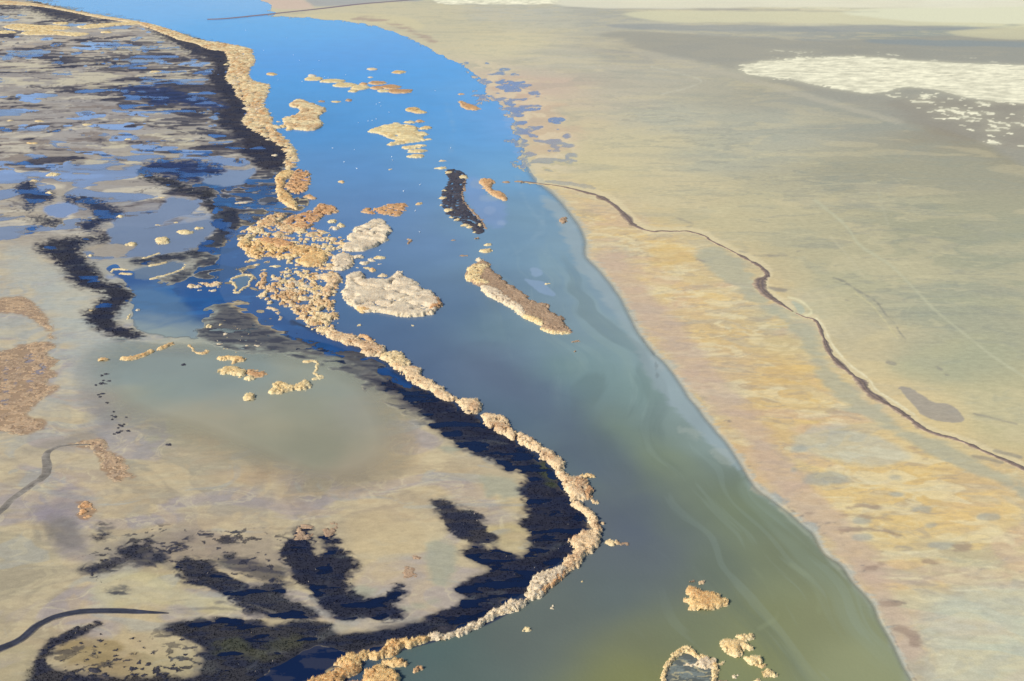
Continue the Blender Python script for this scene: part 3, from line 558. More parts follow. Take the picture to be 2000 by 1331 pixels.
# roads and tracks
road_m = area(ribbon([(-70, 1290), (0, 1268), (40, 1250), (70, 1225), (105, 1207), (150, 1197), (200, 1194), (250, 1195), (300, 1197)], [8, 7, 7, 7, 6.5, 6, 6, 5.5, 1.5]), 2, 1.8, .25, (3, 3), .25, 2)
track_m = area(ribbon([(-70, 1050), (0, 1000), (25, 975), (60, 950), (85, 932), (92, 915), (90, 890), (105, 877), (130, 871), (175, 869)], [6, 6, 5.5, 5.5, 6, 5.5, 4.5, 3, 2, 1]), 2, 1.8, .25, (4, 4), .3, 2)
cause_m = area(ribbon([(405, 38.5), (440, 37), (500, 31), (600, 20.5), (640, 16), (700, 9), (760, 4), (850, -3), (1000, -14)], [1.2, 1.3, 1.3, 1.6, 1.8, 1.5, 1.3, 1.2, 1.0]), 1.8, 1.0, .2, (30, 30), .3, 2)
for mm in (road_m, track_m, cause_m): setD(sstep(.1, .5, mm) * (VV > 100), 0.0); V[:] = V * (1 - sstep(.1, .6, mm))
for m in bank_masks: setD(m, 0.0)
for pth in [[(300, 1198), (370, 1190), (440, 1190), (490, 1200), (560, 1213), (620, 1214)], [(330, 1176), (400, 1172), (470, 1186)], [(420, 1178), (480, 1180), (540, 1200)], [(340, 1205), (400, 1210), (480, 1207)]]:
    pl('7a746c', area(ribbon(pth, 1.6), 3, 1.6, .9, (8, 4), .4, 3), .6)
for pol, c_ in [([(1384, 876), (1400, 872), (1424, 880), (1440, 905), (1432, 915), (1410, 900)], 'b9bcae'), ([(1462, 946), (1480, 950), (1500, 962), (1506, 972), (1488, 966), (1468, 956)], 'd4bfa0'), ([(1500, 968), (1522, 966), (1538, 980), (1530, 990), (1512, 984)], '9fa8a8'), ([(1516, 990), (1532, 988), (1548, 1000), (1540, 1006), (1524, 1002)], 'd6c8a8'),
               ([(1562, 1014), (1584, 1018), (1598, 1034), (1604, 1050), (1588, 1044), (1572, 1032)], 'a3aca8'), ([(1326, 838), (1350, 830), (1372, 845), (1366, 858), (1344, 852)], 'bcc0b2'), ([(1640, 1104), (1660, 1102), (1668, 1118), (1654, 1118)], 'c9bfa8'), ([(1268, 690), (1284, 696), (1300, 720), (1290, 724), (1274, 706)], 'b4b8b4')]:
    m = area(pol, 7, 5, 1.1, (7, 4), .35, 12); pl(c_, m, .7); pw(c_, m, .28)
for pth, w in [([(1470, 940), (1500, 966), (1540, 992), (1565, 1016), (1590, 1034)], 1.0), ([(1600, 1056), (1620, 1084), (1650, 1104), (1668, 1130), (1690, 1156), (1714, 1186), (1728, 1216), (1750, 1256), (1770, 1298), (1792, 1336)], 1.1), ([(1250, 655), (1270, 680), (1280, 705), (1284, 740)], 2.2), ([(1225, 600), (1245, 630)], 1.6)]:
    pl('76706c', area(ribbon(pth, w), 2, 1.4, .9, (5, 3), .35, 3), .6); pw('76807e', area(ribbon(pth, w), 2, 1.4, .9, (5, 3), .35, 3), .5)
for pth in [[(1596, 1030), (1620, 1022), (1650, 1024)], [(1560, 1012), (1576, 1004)], [(1622, 1070), (1650, 1066)], [(1700, 1176), (1730, 1172), (1770, 1180)], [(1730, 1226), (1756, 1222)], [(1640, 1044), (1690, 1034), (1750, 1044), (1770, 1052)], [(1660, 1120), (1690, 1116)], [(1380, 818), (1400, 822), (1430, 824)], [(1290, 724), (1300, 720)]]:
    pl('7c7670', area(ribbon(pth, .9), 2, 1, .6, (4, 3), .35, 2), .7)
# thin cracks draining to the shore
for pth in [[(1560, 1008), (1582, 1000), (1590, 1000)], [(1592, 1024), (1615, 1020)], [(1600, 1046), (1620, 1040), (1640, 1036), (1660, 1036)], [(1610, 1057), (1632, 1057)], [(1655, 1106), (1690, 1105)], [(1680, 1158), (1696, 1155)], [(1456, 910), (1490, 903)],
            [(1450, 912), (1485, 911)], [(985, 385), (985, 386)], [(1240, 470), (1290, 466)], [(160, 820), (170, 838), (195, 848)], [(62, 480), (66, 492)], [(80, 640), (100, 655)]]:
    pl('6f7074', area(ribbon(pth, .9), 1.8, 1, .2, (4, 4), .3, 2), .75)

# salt
salt = raster([(1440, 131), (1480, 123), (1530, 116), (1600, 112), (1700, 112), (1780, 119), (1820, 122), (1900, 125), (2000, 129), (2090, 131), (2090, 211), (2000, 203), (1930, 196), (1870, 189), (1845, 177), (1800, 172), (1750, 168), (1740, 180), (1705, 184), (1670, 181),
               (1640, 175), (1600, 165), (1550, 157), (1500, 152), (1460, 142)], False)
sb = blur(salt, 22, 7)
ragged = np.clip((1850 - UU) / 500, 0.1, 1)
ns_ = .6 * (swirl(10, 12, 141) - .5) + .55 * (nz(5, 8, 4, 145) - .5)
salt_m = sstep(.42, .62, sb + ragged * ns_ * 1.15 * np.clip((1 - np.abs(2 * sb - 1)) * 1.6, 0, 1) + .03)
fl = raster([(1690, 165), (1880, 185), (2070, 205), (2070, 300), (1960, 290), (1850, 240), (1740, 190)], True); fl = blur(fl, 16, 8)
flk = sstep(.77, .81, nz(9, 13, 3, 142) * .86 + .16 * fl - .16 * (1 - fl))
flk2 = sstep(.83, .86, nz(10, 20, 3, 143)) * blur(raster([(1230, 60), (1500, 95), (1800, 100), (1990, 122), (1990, 128), (1500, 112), (1400, 110), (1260, 80)]), 8, 4)
salt_m = np.clip(salt_m + flk * sstep(.2, .5, fl) + flk2 * .5 * (UU > 1500), 0, 1)
pl('d9d3b6', blur(salt_m, 14, 3), .8)
top_white = area([(835, -60), (1120, -60), (1090, 4), (1070, 8), (1000, 9), (920, 8), (850, 4)], 8, 1.4, .5, (60, 90), .2, 3)
salt_m = np.maximum(salt_m, top_white)

# brown scrubby beds at the left edge (ground colour under them)
SCRUB = {'G1': [(-60, 590), (0, 585), (40, 580), (62, 590), (80, 605), (95, 625), (102, 650), (106, 664), (98, 664), (85, 640), (55, 622), (30, 612), (0, 612), (-60, 612)],
         'G2': [(-60, 690), (0, 688), (60, 670), (98, 668), (106, 680), (92, 690), (100, 702), (116, 704), (100, 718), (112, 735), (92, 742), (95, 752), (116, 756), (95, 770), (68, 792), (52, 812), (85, 822), (80, 838), (40, 850), (0, 842), (-60, 842)],
         'G3': [(133, 871), (165, 862), (200, 858), (208, 870), (208, 882), (228, 890), (245, 905), (252, 922), (263, 930), (245, 938), (225, 943), (208, 930), (210, 920), (194, 918), (200, 900), (188, 884), (175, 874)],
         'G4': [(150, 983), (170, 978), (187, 992), (186, 1004), (165, 1016), (152, 1008), (158, 996)]}
for k_, pol in SCRUB.items():
    pl('a08062', area(pol, 6, 4, .9, (5, 4), .35, 5), .8)
for pth, w in [([(15, 700), (12, 740), (5, 790)], 3), ([(38, 715), (34, 735), (28, 758)], 4), ([(48, 712), (60, 700), (84, 712), (70, 735), (50, 745)], 7), ([(52, 770), (66, 762)], 3)]:
    pl('8b8690', area(ribbon(pth, w), 3, 4, .6, (4, 4), .3, 2), .85)
pl('7e7c86', area(ribbon([(8, 725), (14, 760), (10, 800)], 4), 3, 4, .4, (4, 4), .3, 2), .8)

# wet dark line at the water's edge, drifted silt just above it
edge = sstep(.05, .30, D) * (1 - sstep(.5, .7, D)) * sstep(.3, .9, blur(raster(SHORE_R), 20, 10)) * np.clip((VV - 380) / 200, 0, 1)
pl('7c7268', edge * sstep(.35, .6, nz(9, 7, 4, 180)), .7)
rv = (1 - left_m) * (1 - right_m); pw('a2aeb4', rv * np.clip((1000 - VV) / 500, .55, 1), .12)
ringpool = area([(1296, 1345), (1302, 1310), (1318, 1292), (1340, 1276), (1372, 1290), (1390, 1305), (1388, 1345)], 3, 3, .4, (4, 4), .2, 3)
rp = sstep(.2, .5, ringpool); setD(rp, .1); pl('566060', rp, .95); pl('8b9590', rp * sstep(.5, .68, swirl(4, 1.8, 181)), .6); pl('c9bb90', rp * sstep(.66, .78, swirl(3, 1.5, 184)), .6)
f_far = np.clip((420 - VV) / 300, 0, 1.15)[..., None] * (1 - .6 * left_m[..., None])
watr[:] = np.clip(watr - f_far * np.array([.095, .046, -.03]), .004, .9)  # far water's own colour shifted by row to offset its pale horizon reflection
rb = blur(right_m, 15, 10) * (1 - left_m); nr_ = np.clip((VV - 240) / 150, 0, 1); AL[:] = AL * (1 - .97 * sstep(.10, .46, rb) * nr_)
bed = sstep(.03, .3, rb + .2 * (n3 - .5)) * (1 - sstep(.42, .74, rb + .5 * (n6 - .5))); bed = bed * nr_; pl('b0b4aa', bed, .7)
# relief
zr = (nz(9, 7, 4, 150) - .5) * .10 + (nz(60, 60, 3, 151) - .5) * .05
LZ = np.where(D > 0, 0.16, 0.16) * 1.0
LZ = 0.30 * (0.5 - blur(D, 3, 2)) + 0.02 + zr * (0.3 + 0.7 * (1 - D))
LZ = LZ + V * .05
print('fields', round(time.time() - T0, 1), D.mean())

# ------------------------------------------------------------------ materials
def mat(name):
    m = bpy.data.materials.new(name); m.use_nodes = True
    n = m.node_tree.nodes; n.clear()
    out = n.new('ShaderNodeOutputMaterial')
    return m, n, m.node_tree.links, out

def ground_mat(name, attr='Col', rough=.92, grain=.10, bumpd=.05, scales=(0.35, 1.7), spec=.25):
    m, n, l, out = mat(name)
    b = n.new('ShaderNodeBsdfPrincipled'); b.inputs['Roughness'].default_value = rough
    b.inputs['Specular IOR Level'].default_value = spec
    a = n.new('ShaderNodeAttribute'); a.attribute_name = attr
    tc = n.new('ShaderNodeNewGeometry')
    t1 = n.new('ShaderNodeTexNoise'); t1.inputs['Scale'].default_value = scales[0]; t1.inputs['Detail'].default_value = 6; t1.inputs['Roughness'].default_value = .62
    t2 = n.new('ShaderNodeTexNoise'); t2.inputs['Scale'].default_value = scales[1]; t2.inputs['Detail'].default_value = 5
    mp = n.new('ShaderNodeMapping'); mp.inputs['Scale'].default_value = (.55, 1, 1)
    l.new(tc.outputs['Position'], mp.inputs['Vector']); l.new(mp.outputs[0], t1.inputs['Vector']); l.new(tc.outputs['Position'], t2.inputs['Vector'])
    mr = n.new('ShaderNodeMapRange'); mr.inputs['From Min'].default_value = .3; mr.inputs['From Max'].default_value = .7
    mr.inputs['To Min'].default_value = 1 - grain; mr.inputs['To Max'].default_value = 1 + grain
    mr2 = n.new('ShaderNodeMapRange'); mr2.inputs['From Min'].default_value = .3; mr2.inputs['From Max'].default_value = .7
    mr2.inputs['To Min'].default_value = 1 - grain * .7; mr2.inputs['To Max'].default_value = 1 + grain * .7
    l.new(t1.outputs[0], mr.inputs[0]); l.new(t2.outputs[0], mr2.inputs[0])
    mu = n.new('ShaderNodeMath'); mu.operation = 'MULTIPLY'; l.new(mr.outputs[0], mu.inputs[0]); l.new(mr2.outputs[0], mu.inputs[1])
    vm = n.new('ShaderNodeVectorMath'); vm.operation = 'SCALE'; l.new(a.outputs['Color'], vm.inputs[0]); l.new(mu.outputs[0], vm.inputs['Scale'])
    l.new(vm.outputs[0], b.inputs['Base Color'])
    bp = n.new('ShaderNodeBump'); bp.inputs['Strength'].default_value = .5; bp.inputs['Distance'].default_value = bumpd
    l.new(t1.outputs[0], bp.inputs['Height']); l.new(bp.outputs[0], b.inputs['Normal'])
    l.new(b.outputs[0], out.inputs[0])
    return m

M_mud = ground_mat('mud')
M_road = ground_mat('packed_track', rough=.8)
M_salt = ground_mat('salt', grain=.05)
M_bank = ground_mat('brown_bank', grain=.3, bumpd=.3, scales=(.5, 3))

M_water, n, l, out = mat('water')
b = n.new('ShaderNodeBsdfPrincipled'); b.inputs['IOR'].default_value = 1.33; b.inputs['Roughness'].default_value = .2; b.inputs['Specular IOR Level'].default_value = .3
a = n.new('ShaderNodeAttribute'); a.attribute_name = 'Col'
al = n.new('ShaderNodeAttribute'); al.attribute_name = 'Alpha'
g = n.new('ShaderNodeNewGeometry')
t1 = n.new('ShaderNodeTexNoise'); t1.inputs['Scale'].default_value = .8; t1.inputs['Detail'].default_value = 4
l.new(g.outputs['Position'], t1.inputs['Vector'])
t2 = n.new('ShaderNodeTexNoise'); t2.inputs['Scale'].default_value = .03; t2.inputs['Detail'].default_value = 6
l.new(g.outputs['Position'], t2.inputs['Vector'])
mr = n.new('ShaderNodeMapRange'); mr.inputs['From Min'].default_value = .3; mr.inputs['From Max'].default_value = .7; mr.inputs['To Min'].default_value = .95; mr.inputs['To Max'].default_value = 1.05
l.new(t2.outputs[0], mr.inputs[0])
vm = n.new('ShaderNodeVectorMath'); vm.operation = 'SCALE'; l.new(a.outputs['Color'], vm.inputs[0]); l.new(mr.outputs[0], vm.inputs['Scale'])
l.new(vm.outputs[0], b.inputs['Base Color'])
bp = n.new('ShaderNodeBump'); bp.inputs['Strength'].default_value = .6; bp.inputs['Distance'].default_value = .08
l.new(t1.outputs[0], bp.inputs['Height']); l.new(bp.outputs[0], b.inputs['Normal'])
l.new(al.outputs['Fac'], b.inputs['Alpha'])
l.new(b.outputs[0], out.inputs[0])

def plant_mat(name, trans=.25):
    m, n, l, out = mat(name)
    d = n.new('ShaderNodeBsdfDiffuse'); t = n.new('ShaderNodeBsdfTranslucent'); mx = n.new('ShaderNodeMixShader'); mx.inputs[0].default_value = trans
    a = n.new('ShaderNodeAttribute'); a.attribute_name = 'Col'
    g = n.new('ShaderNodeNewGeometry')
    tx = n.new('ShaderNodeTexNoise'); tx.inputs['Scale'].default_value = 1.6; tx.inputs['Detail'].default_value = 5; tx.inputs['Roughness'].default_value = .7
    l.new(g.outputs['Position'], tx.inputs['Vector'])
    mr = n.new('ShaderNodeMapRange'); mr.inputs['From Min'].default_value = .3; mr.inputs['From Max'].default_value = .7; mr.inputs['To Min'].default_value = .78; mr.inputs['To Max'].default_value = 1.2
    l.new(tx.outputs[0], mr.inputs[0])
    vm = n.new('ShaderNodeVectorMath'); vm.operation = 'SCALE'; l.new(a.outputs['Color'], vm.inputs[0]); l.new(mr.outputs[0], vm.inputs['Scale'])
    l.new(vm.outputs[0], d.inputs[0]); l.new(vm.outputs[0], t.inputs[0])
    l.new(d.outputs[0], mx.inputs[1]); l.new(t.outputs[0], mx.inputs[2]); l.new(mx.outputs[0], out.inputs[0])
    return m
M_reed = plant_mat('dry_reed', .4); M_sedge = plant_mat('black_sedge', .1)
M_bird = plant_mat('white_feather', .05)

# ------------------------------------------------------------------ mesh helpers
def mesh_obj(name, co, faces, col=None, material=None, parent=None, smooth=False, extra=None):
    """faces: (n,3) or (n,4) int array, or a list of such arrays"""
    me = bpy.data.meshes.new(name)
    fl = faces if isinstance(faces, list) else [faces]
    fl = [np.asarray(f, np.int32) for f in fl if len(f)]
    nf = sum(len(f) for f in fl); nl = sum(f.size for f in fl)
    me.vertices.add(len(co)); me.vertices.foreach_set('co', np.asarray(co, np.float32).ravel())
    me.loops.add(nl); me.loops.foreach_set('vertex_index', np.concatenate([f.ravel() for f in fl]))
    me.polygons.add(nf)
    tot = np.concatenate([np.full(len(f), f.shape[1], np.int32) for f in fl])
    st = np.concatenate([[0], np.cumsum(tot)[:-1]]).astype(np.int32)
    me.polygons.foreach_set('loop_start', st)
    try: me.polygons.foreach_set('loop_total', tot)
    except Exception: pass
    me.update(calc_edges=True)
    if smooth: me.polygons.foreach_set('use_smooth', np.ones(nf, bool))
    if col is not None:
        at = me.attributes.new('Col', 'FLOAT_COLOR', 'POINT')
        c4 = np.ones((len(co), 4), np.float32); c4[:, :3] = col
        at.data.foreach_set('color', c4.ravel())
    for k, v in (extra or {}).items():
        at = me.attributes.new(k, 'FLOAT', 'POINT'); at.data.foreach_set('value', np.asarray(v, np.float32).ravel())
    if material: me.materials.append(material)
    o = bpy.data.objects.new(name, me); col_root.objects.link(o)
    if parent: o.parent = parent
    return o

def grid_faces(nj, ni):
    idx = np.arange(nj * ni, dtype=np.int32).reshape(nj, ni)
    return np.stack([idx[1:, :-1], idx[1:, 1:], idx[:-1, 1:], idx[:-1, :-1]], -1)

def tag(o, label=None, cat=None, group=None, kind=None):
    if label: o['label'] = label
    if cat: o['category'] = cat
    if group: o['group'] = group
    if kind: o['kind'] = kind
    return o

# ground sheet: the surveyed part, then a coarse rim out to the horizon
def rimmed(us0, us1, a):
    return np.concatenate([us0, a, us1])
eu = rimmed(np.array([-3500, -1800, -1000, -500, -250, -140]), np.array([2140, 2250, 2500, 3000, 3800, 5500]), GU)
ev = rimmed(np.array([-197, -190, -180, -165, -145, -120, -95, -75, -60]), np.array([1440, 1520, 1700, 2100]), GV)
iu = np.clip(np.searchsorted(GU, eu, 'left'), 0, NI - 1); iv = np.clip(np.searchsorted(GV, ev, 'left'), 0, NJ - 1)
EU, EV = np.meshgrid(eu, ev)
EX, EY = unproj(EU, EV)
zz = LZ[np.ix_(iv, iu)]
co = np.stack([EX, EY, zz], -1).reshape(-1, 3)
gcol = land[np.ix_(iv, iu)].reshape(-1, 3)
tag(mesh_obj('mudflat', co, grid_faces(len(ev), len(eu)).reshape(-1, 4), gcol, M_mud, smooth=True), 'bare mudflats and marsh floor under everything, beige, grey and ochre', 'ground', kind='structure')

def sub_sheet(name, mask, z, col, material, thr, extra=None):
    """a sheet over the cells where mask exceeds thr"""
    f = grid_faces(*mask.shape)
    mx_ = np.maximum(np.maximum(mask[1:, :-1], mask[1:, 1:]), np.maximum(mask[:-1, 1:], mask[:-1, :-1]))
    f = f[mx_ > thr]
    used = np.unique(f); remap = np.full(mask.size, -1, np.int32); remap[used] = np.arange(len(used))
    return used, remap[f]

Dw = D[np.ix_(iv, iu)]
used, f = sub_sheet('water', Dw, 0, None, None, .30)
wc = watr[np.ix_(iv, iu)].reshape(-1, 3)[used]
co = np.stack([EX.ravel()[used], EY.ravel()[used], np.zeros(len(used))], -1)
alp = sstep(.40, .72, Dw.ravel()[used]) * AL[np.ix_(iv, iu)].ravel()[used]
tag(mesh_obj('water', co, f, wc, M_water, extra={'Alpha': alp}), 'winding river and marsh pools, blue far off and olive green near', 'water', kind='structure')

LZe = LZ
def patch(name, mask, c, material, lift, label, cat, kind='structure', thr=.5, cvar=.0, h=0, fade=False):
    us, f = sub_sheet(name, mask, 0, None, None, thr)
    cc = np.repeat(np.asarray(c)[None], len(us), 0) * ((1.5 - .62 * mask.ravel()[us][:, None]) if h else 1) * (1 + cvar * (nz(8, 8, 4, 160).ravel()[us][:, None] - .5))
    if fade:
        m_ = mask.ravel()[us]; st_ = (.72 + .5 * nz(14, 7, 5, 161).ravel()[us]) ; cc = land.reshape(-1, 3)[us] + (np.clip(cc * st_[:, None], 0, .9) - land.reshape(-1, 3)[us]) * sstep(.18, .8, m_)[:, None]
    zz_ = LZe.ravel()[us] + lift + h * (mask.ravel()[us] - thr)
    co = np.stack([WX.ravel()[us], WY.ravel()[us], zz_], -1)
    return tag(mesh_obj(name, co, f, cc, material, smooth=True), label, cat, kind=kind)
def strip(name, path, w, h, c, material, label, cat, thr=0):
    q = smooth_poly(np.column_stack([np.array(path, float), w]), False, 8)
    x, y = unproj(q[:, 0], q[:, 1]); P = np.stack([x, y], -1); t = np.gradient(P, axis=0); t /= np.linalg.norm(t, axis=1)[:, None]
    nn = np.stack([-t[:, 1], t[:, 0]], -1); rows = []
    for k_, z_ in ((-2.2, -.3), (-1, h), (1, h), (2.2, -.3)):
        rows.append(np.column_stack([P + nn * (q[:, 2] * .5 * k_)[:, None], np.full(len(P), z_)]))
    co = np.stack(rows, 1).reshape(-1, 3)
    return tag(mesh_obj(name, co, grid_faces(len(P), 4).reshape(-1, 4)[:, ::-1], np.repeat(c[None], len(co), 0), material), label, cat, kind='structure')
salt_m = blur(salt_m, 1.7, 0)
patch('salt_crust', salt_m, LC('f1ebcd'), M_salt, .05, 'white salt crust breaking into flecks on the far grey flat', 'salt crust', thr=.16, cvar=.14, fade=True)
def lane(name, path, w, rows_, label, cat):
    """a flat lane laid on the mud, widths in metres"""
    q = smooth_poly(np.column_stack([np.array(path, float), w]), False, 10)
    x, y = unproj(q[:, 0], q[:, 1]); P = np.stack([x, y], -1); t = np.gradient(P, axis=0); t /= np.linalg.norm(t, axis=1)[:, None]
    nn = np.stack([-t[:, 1], t[:, 0]], -1); t_ = np.arange(len(P)); rows, cols = [], []
    for k_, z_, c_ in rows_:
        jit = 1 + .28 * (fbm(t_ / 4., t_ * 0 + k_ * 9, 3, 330) - .5)
        rows.append(np.column_stack([P + nn * (q[:, 2] * .5 * k_ * jit)[:, None], np.full(len(P), z_)]))
        cols.append(LC(c_)[None] * (.75 + .5 * fbm(t_ / 5., t_ * 0 + k_ * 5, 4, 335))[:, None])
    co = np.stack(rows, 1).reshape(-1, 3); cc = np.stack(cols, 1).reshape(-1, 3)
    return tag(mesh_obj(name, co, grid_faces(len(P), len(rows_)).reshape(-1, 4)[:, ::-1], cc, M_bank, smooth=True), label, cat, kind='structure')
lane('road', [(-70, 1290), (0, 1268), (40, 1250), (70, 1225), (105, 1207), (150, 1197), (200, 1194), (250, 1195), (290, 1197), (330, 1199)], [3.6, 3.3, 3, 2.9, 2.7, 2.6, 2.6, 2.4, 1.6, .4],
     [(-1.5, .05, 'a89a82'), (-1.1, .26, '6a645e'), (-.8, .25, '33364a'), (0, .24, '3b3e4a'), (.8, .25, '2f3346'), (1.1, .26, '77706a'), (1.5, .05, 'b8aa8c')], 'dark wet road curving in from the lower left corner', 'road')
lane('path', [(-70, 1050), (0, 1000), (25, 975), (60, 950), (85, 932), (92, 915), (90, 890), (105, 877), (130, 871), (175, 869)], [3.4, 3.2, 3.2, 3.2, 3.6, 3.2, 3, 2.2, 1.4, .8],
     [(-1.5, .05, 'a89d8c'), (-1, .25, '8f877c'), (0, .24, '837c74'), (1, .25, '8a8278'), (1.5, .05, 'a99f8e')], 'grey muddy track bending up to the brown scrub', 'track')
strip('causeway_road', [(405, 38.5), (440, 37), (500, 31), (600, 20.5), (640, 16), (700, 9), (760, 4), (850, -3), (1000, -14)], [6, 6, 7, 8, 9, 9, 9, 9, 9], 1.2, LC('8d7f86'), M_road, 'straight thin causeway crossing the far end of the river', 'causeway')
for i, (p_, w_) in enumerate(BANKS):
    pa = np.column_stack([np.array(p_, float), w_]); q = smooth_poly(pa, False, 14)
    t_ = np.arange(len(q)); wig = fbm(t_ / 9., t_ * 0 + i * 7.3, 4, 300) - .5; wg2 = fbm(t_ / 6., t_ * 0 + 40 + i * 3.1, 4, 305)
    q[:, 0] += wig * 5; q[:, 1] += wig * 3
    x, y = unproj(q[:, 0], q[:, 1]); P = np.stack([x, y], -1); t = np.gradient(P, axis=0); t /= np.linalg.norm(t, axis=1)[:, None]
    nn = np.stack([-t[:, 1], t[:, 0]], -1); hw = np.maximum(q[:, 2], 1.1) * np.array([mpp(v_) for v_ in q[:, 1]]) * 1.25 * (.45 + .9 * wg2)
    rows, cols = [], []
    for k_, z_, c_ in ((-2.0, -.12, 'cbb894'), (-1.15, .22, 'a08c7a'), (-.5, .42, '6f6260'), (0, .5, '8a7869'), (.5, .42, '6f6260'), (1.15, .22, 'a39180'), (2.0, -.12, 'd8c9a0')):
        jit = 1 + .5 * (fbm(t_ / 3., t_ * 0 + k_ * 9, 3, 310 + i) - .5)
        rows.append(np.column_stack([P + nn * (hw * k_ * jit)[:, None], z_ + .17 + 0 * hw]))
        cols.append(LC(c_)[None] * (.8 + .4 * fbm(t_ / 5., t_ * 0 + k_ * 5, 3, 320))[:, None])
    co = np.stack(rows, 1).reshape(-1, 3); cc = np.stack(cols, 1).reshape(-1, 3)
    tag(mesh_obj('mud_bank', co, grid_faces(len(P), 7).reshape(-1, 4)[:, ::-1], cc, M_bank, smooth=True), ['low brown mud bank snaking from the water edge over the ochre flat', 'short dark brown mud bank with a wide hooked middle', 'long brown mud bank with a cream edge running to the right side'][i], 'mud bank', kind='structure')

# ------------------------------------------------------------------ sedge (marsh vegetation nobody could count)
def blades(x, y, z0, h, w, col, lean=.35, r=rng, cross=True):
    n_ = len(x)
    az = r.random(n_) * math.pi
    lx = (r.random(n_) - .5) * lean * h; ly = (r.random(n_) - .5) * lean * h
    dx = np.cos(az) * w / 2; dy = np.sin(az) * w / 2
    P = np.empty((n_, 3, 3))
    P[:, 0] = np.stack([x - dx, y - dy, z0], -1); P[:, 1] = np.stack([x + dx, y + dy, z0], -1); P[:, 2] = np.stack([x + lx, y + ly, z0 + h], -1)
    C = np.repeat(col[:, None, :], 3, 1)
    return P.reshape(-1, 3), np.arange(n_ * 3).reshape(-1, 3), C.reshape(-1, 3)

def scatter_on(mask, dens, seed):
    r = np.random.default_rng(seed)
    p = np.clip(mask * dens, 0, 3)
    k = r.poisson(p)
    k[(UU < -40) | (UU > 2040) | (VV < -5) | (VV > 1385)] = 0
    J, I = np.repeat(np.indices(k.shape)[0].ravel(), k.ravel()), np.repeat(np.indices(k.shape)[1].ravel(), k.ravel())
    u = GU[I] + (r.random(len(I)) - .5) * S; v = GV[J] + (r.random(len(I)) - .5) * S
    return u, v, LZ[J, I], land[J, I], r

u, v, z, c, r = scatter_on(sstep(.45, 1.0, V) ** 1.5 * (1 - sstep(.4, .6, D)), .30, 5)
x, y = unproj(u, v); g_ = np.vectorize(mpp)(v)
tone = .7 + .45 * r.random(len(u)) ** 2
warm = np.array([1.10, .98, .88])
cc = np.clip(c * np.array([.82, .9, 1.05]), .010, 1) * tone[:, None] * np.where(r.random((len(u), 1)) < .22, warm, np.array([1, 1, 1.]))
pale = r.random(len(u)) < .006
cc[pale] = np.array([.34, .29, .24])
P, Fc, C = blades(x, y, z - .05, (.25 + .5 * r.random(len(u))) * (1 + .3 * g_), g_ * (1.1 + 1.3 * r.random(len(u))), cc, 1.6, r)
tag(mesh_obj('marsh_grass', P, Fc, C, M_sedge), 'black and brown sedge growing on wet peat inside the reed bank', 'marsh grass', kind='stuff')
print('sedge', len(u))

# ------------------------------------------------------------------ reeds
PAL = {'cream': [(.86, .71, .50), (.74, .59, .41), (.90, .80, .60)], 'gold': [(.86, .58, .25), (.72, .40, .15), (.93, .76, .42)],
       'orange': [(.72, .40, .18), (.56, .29, .14), (.84, .58, .32)], 'brown': [(.54, .37, .24), (.43, .29, .19), (.66, .49, .32)],
       'yellow': [(.90, .70, .36), (.80, .56, .25), (.93, .82, .52)], 'pink': [(.84, .62, .37), (.60, .36, .19), (.93, .78, .52)],
       'mix': [(.86, .66, .36), (.66, .38, .17), (.93, .80, .52)], 'tan': [(.60, .42, .26), (.44, .31, .21), (.72, .55, .36)], 'peat': [(.065, .065, .085), (.04, .045, .07), (.10, .09, .09)]}

def pick(pal, x, y, r, n, rim=None):
    p = np.array(PAL[pal]); k = 5 + 9 * np.hypot(np.mean(y), ALT) / F_PX
    a = sstep(.34, .66, fbm(x / k, y / k, 4, 201))[:, None]; b = r.random((n, 1))
    c = p[0] * (1 - a) + p[1] * a
    if rim is not None:
        c = c + (np.array([.93, .77, .48]) - c) * (rim * .5)[:, None]
    return c + (p[2] - c) * (b ** 2)

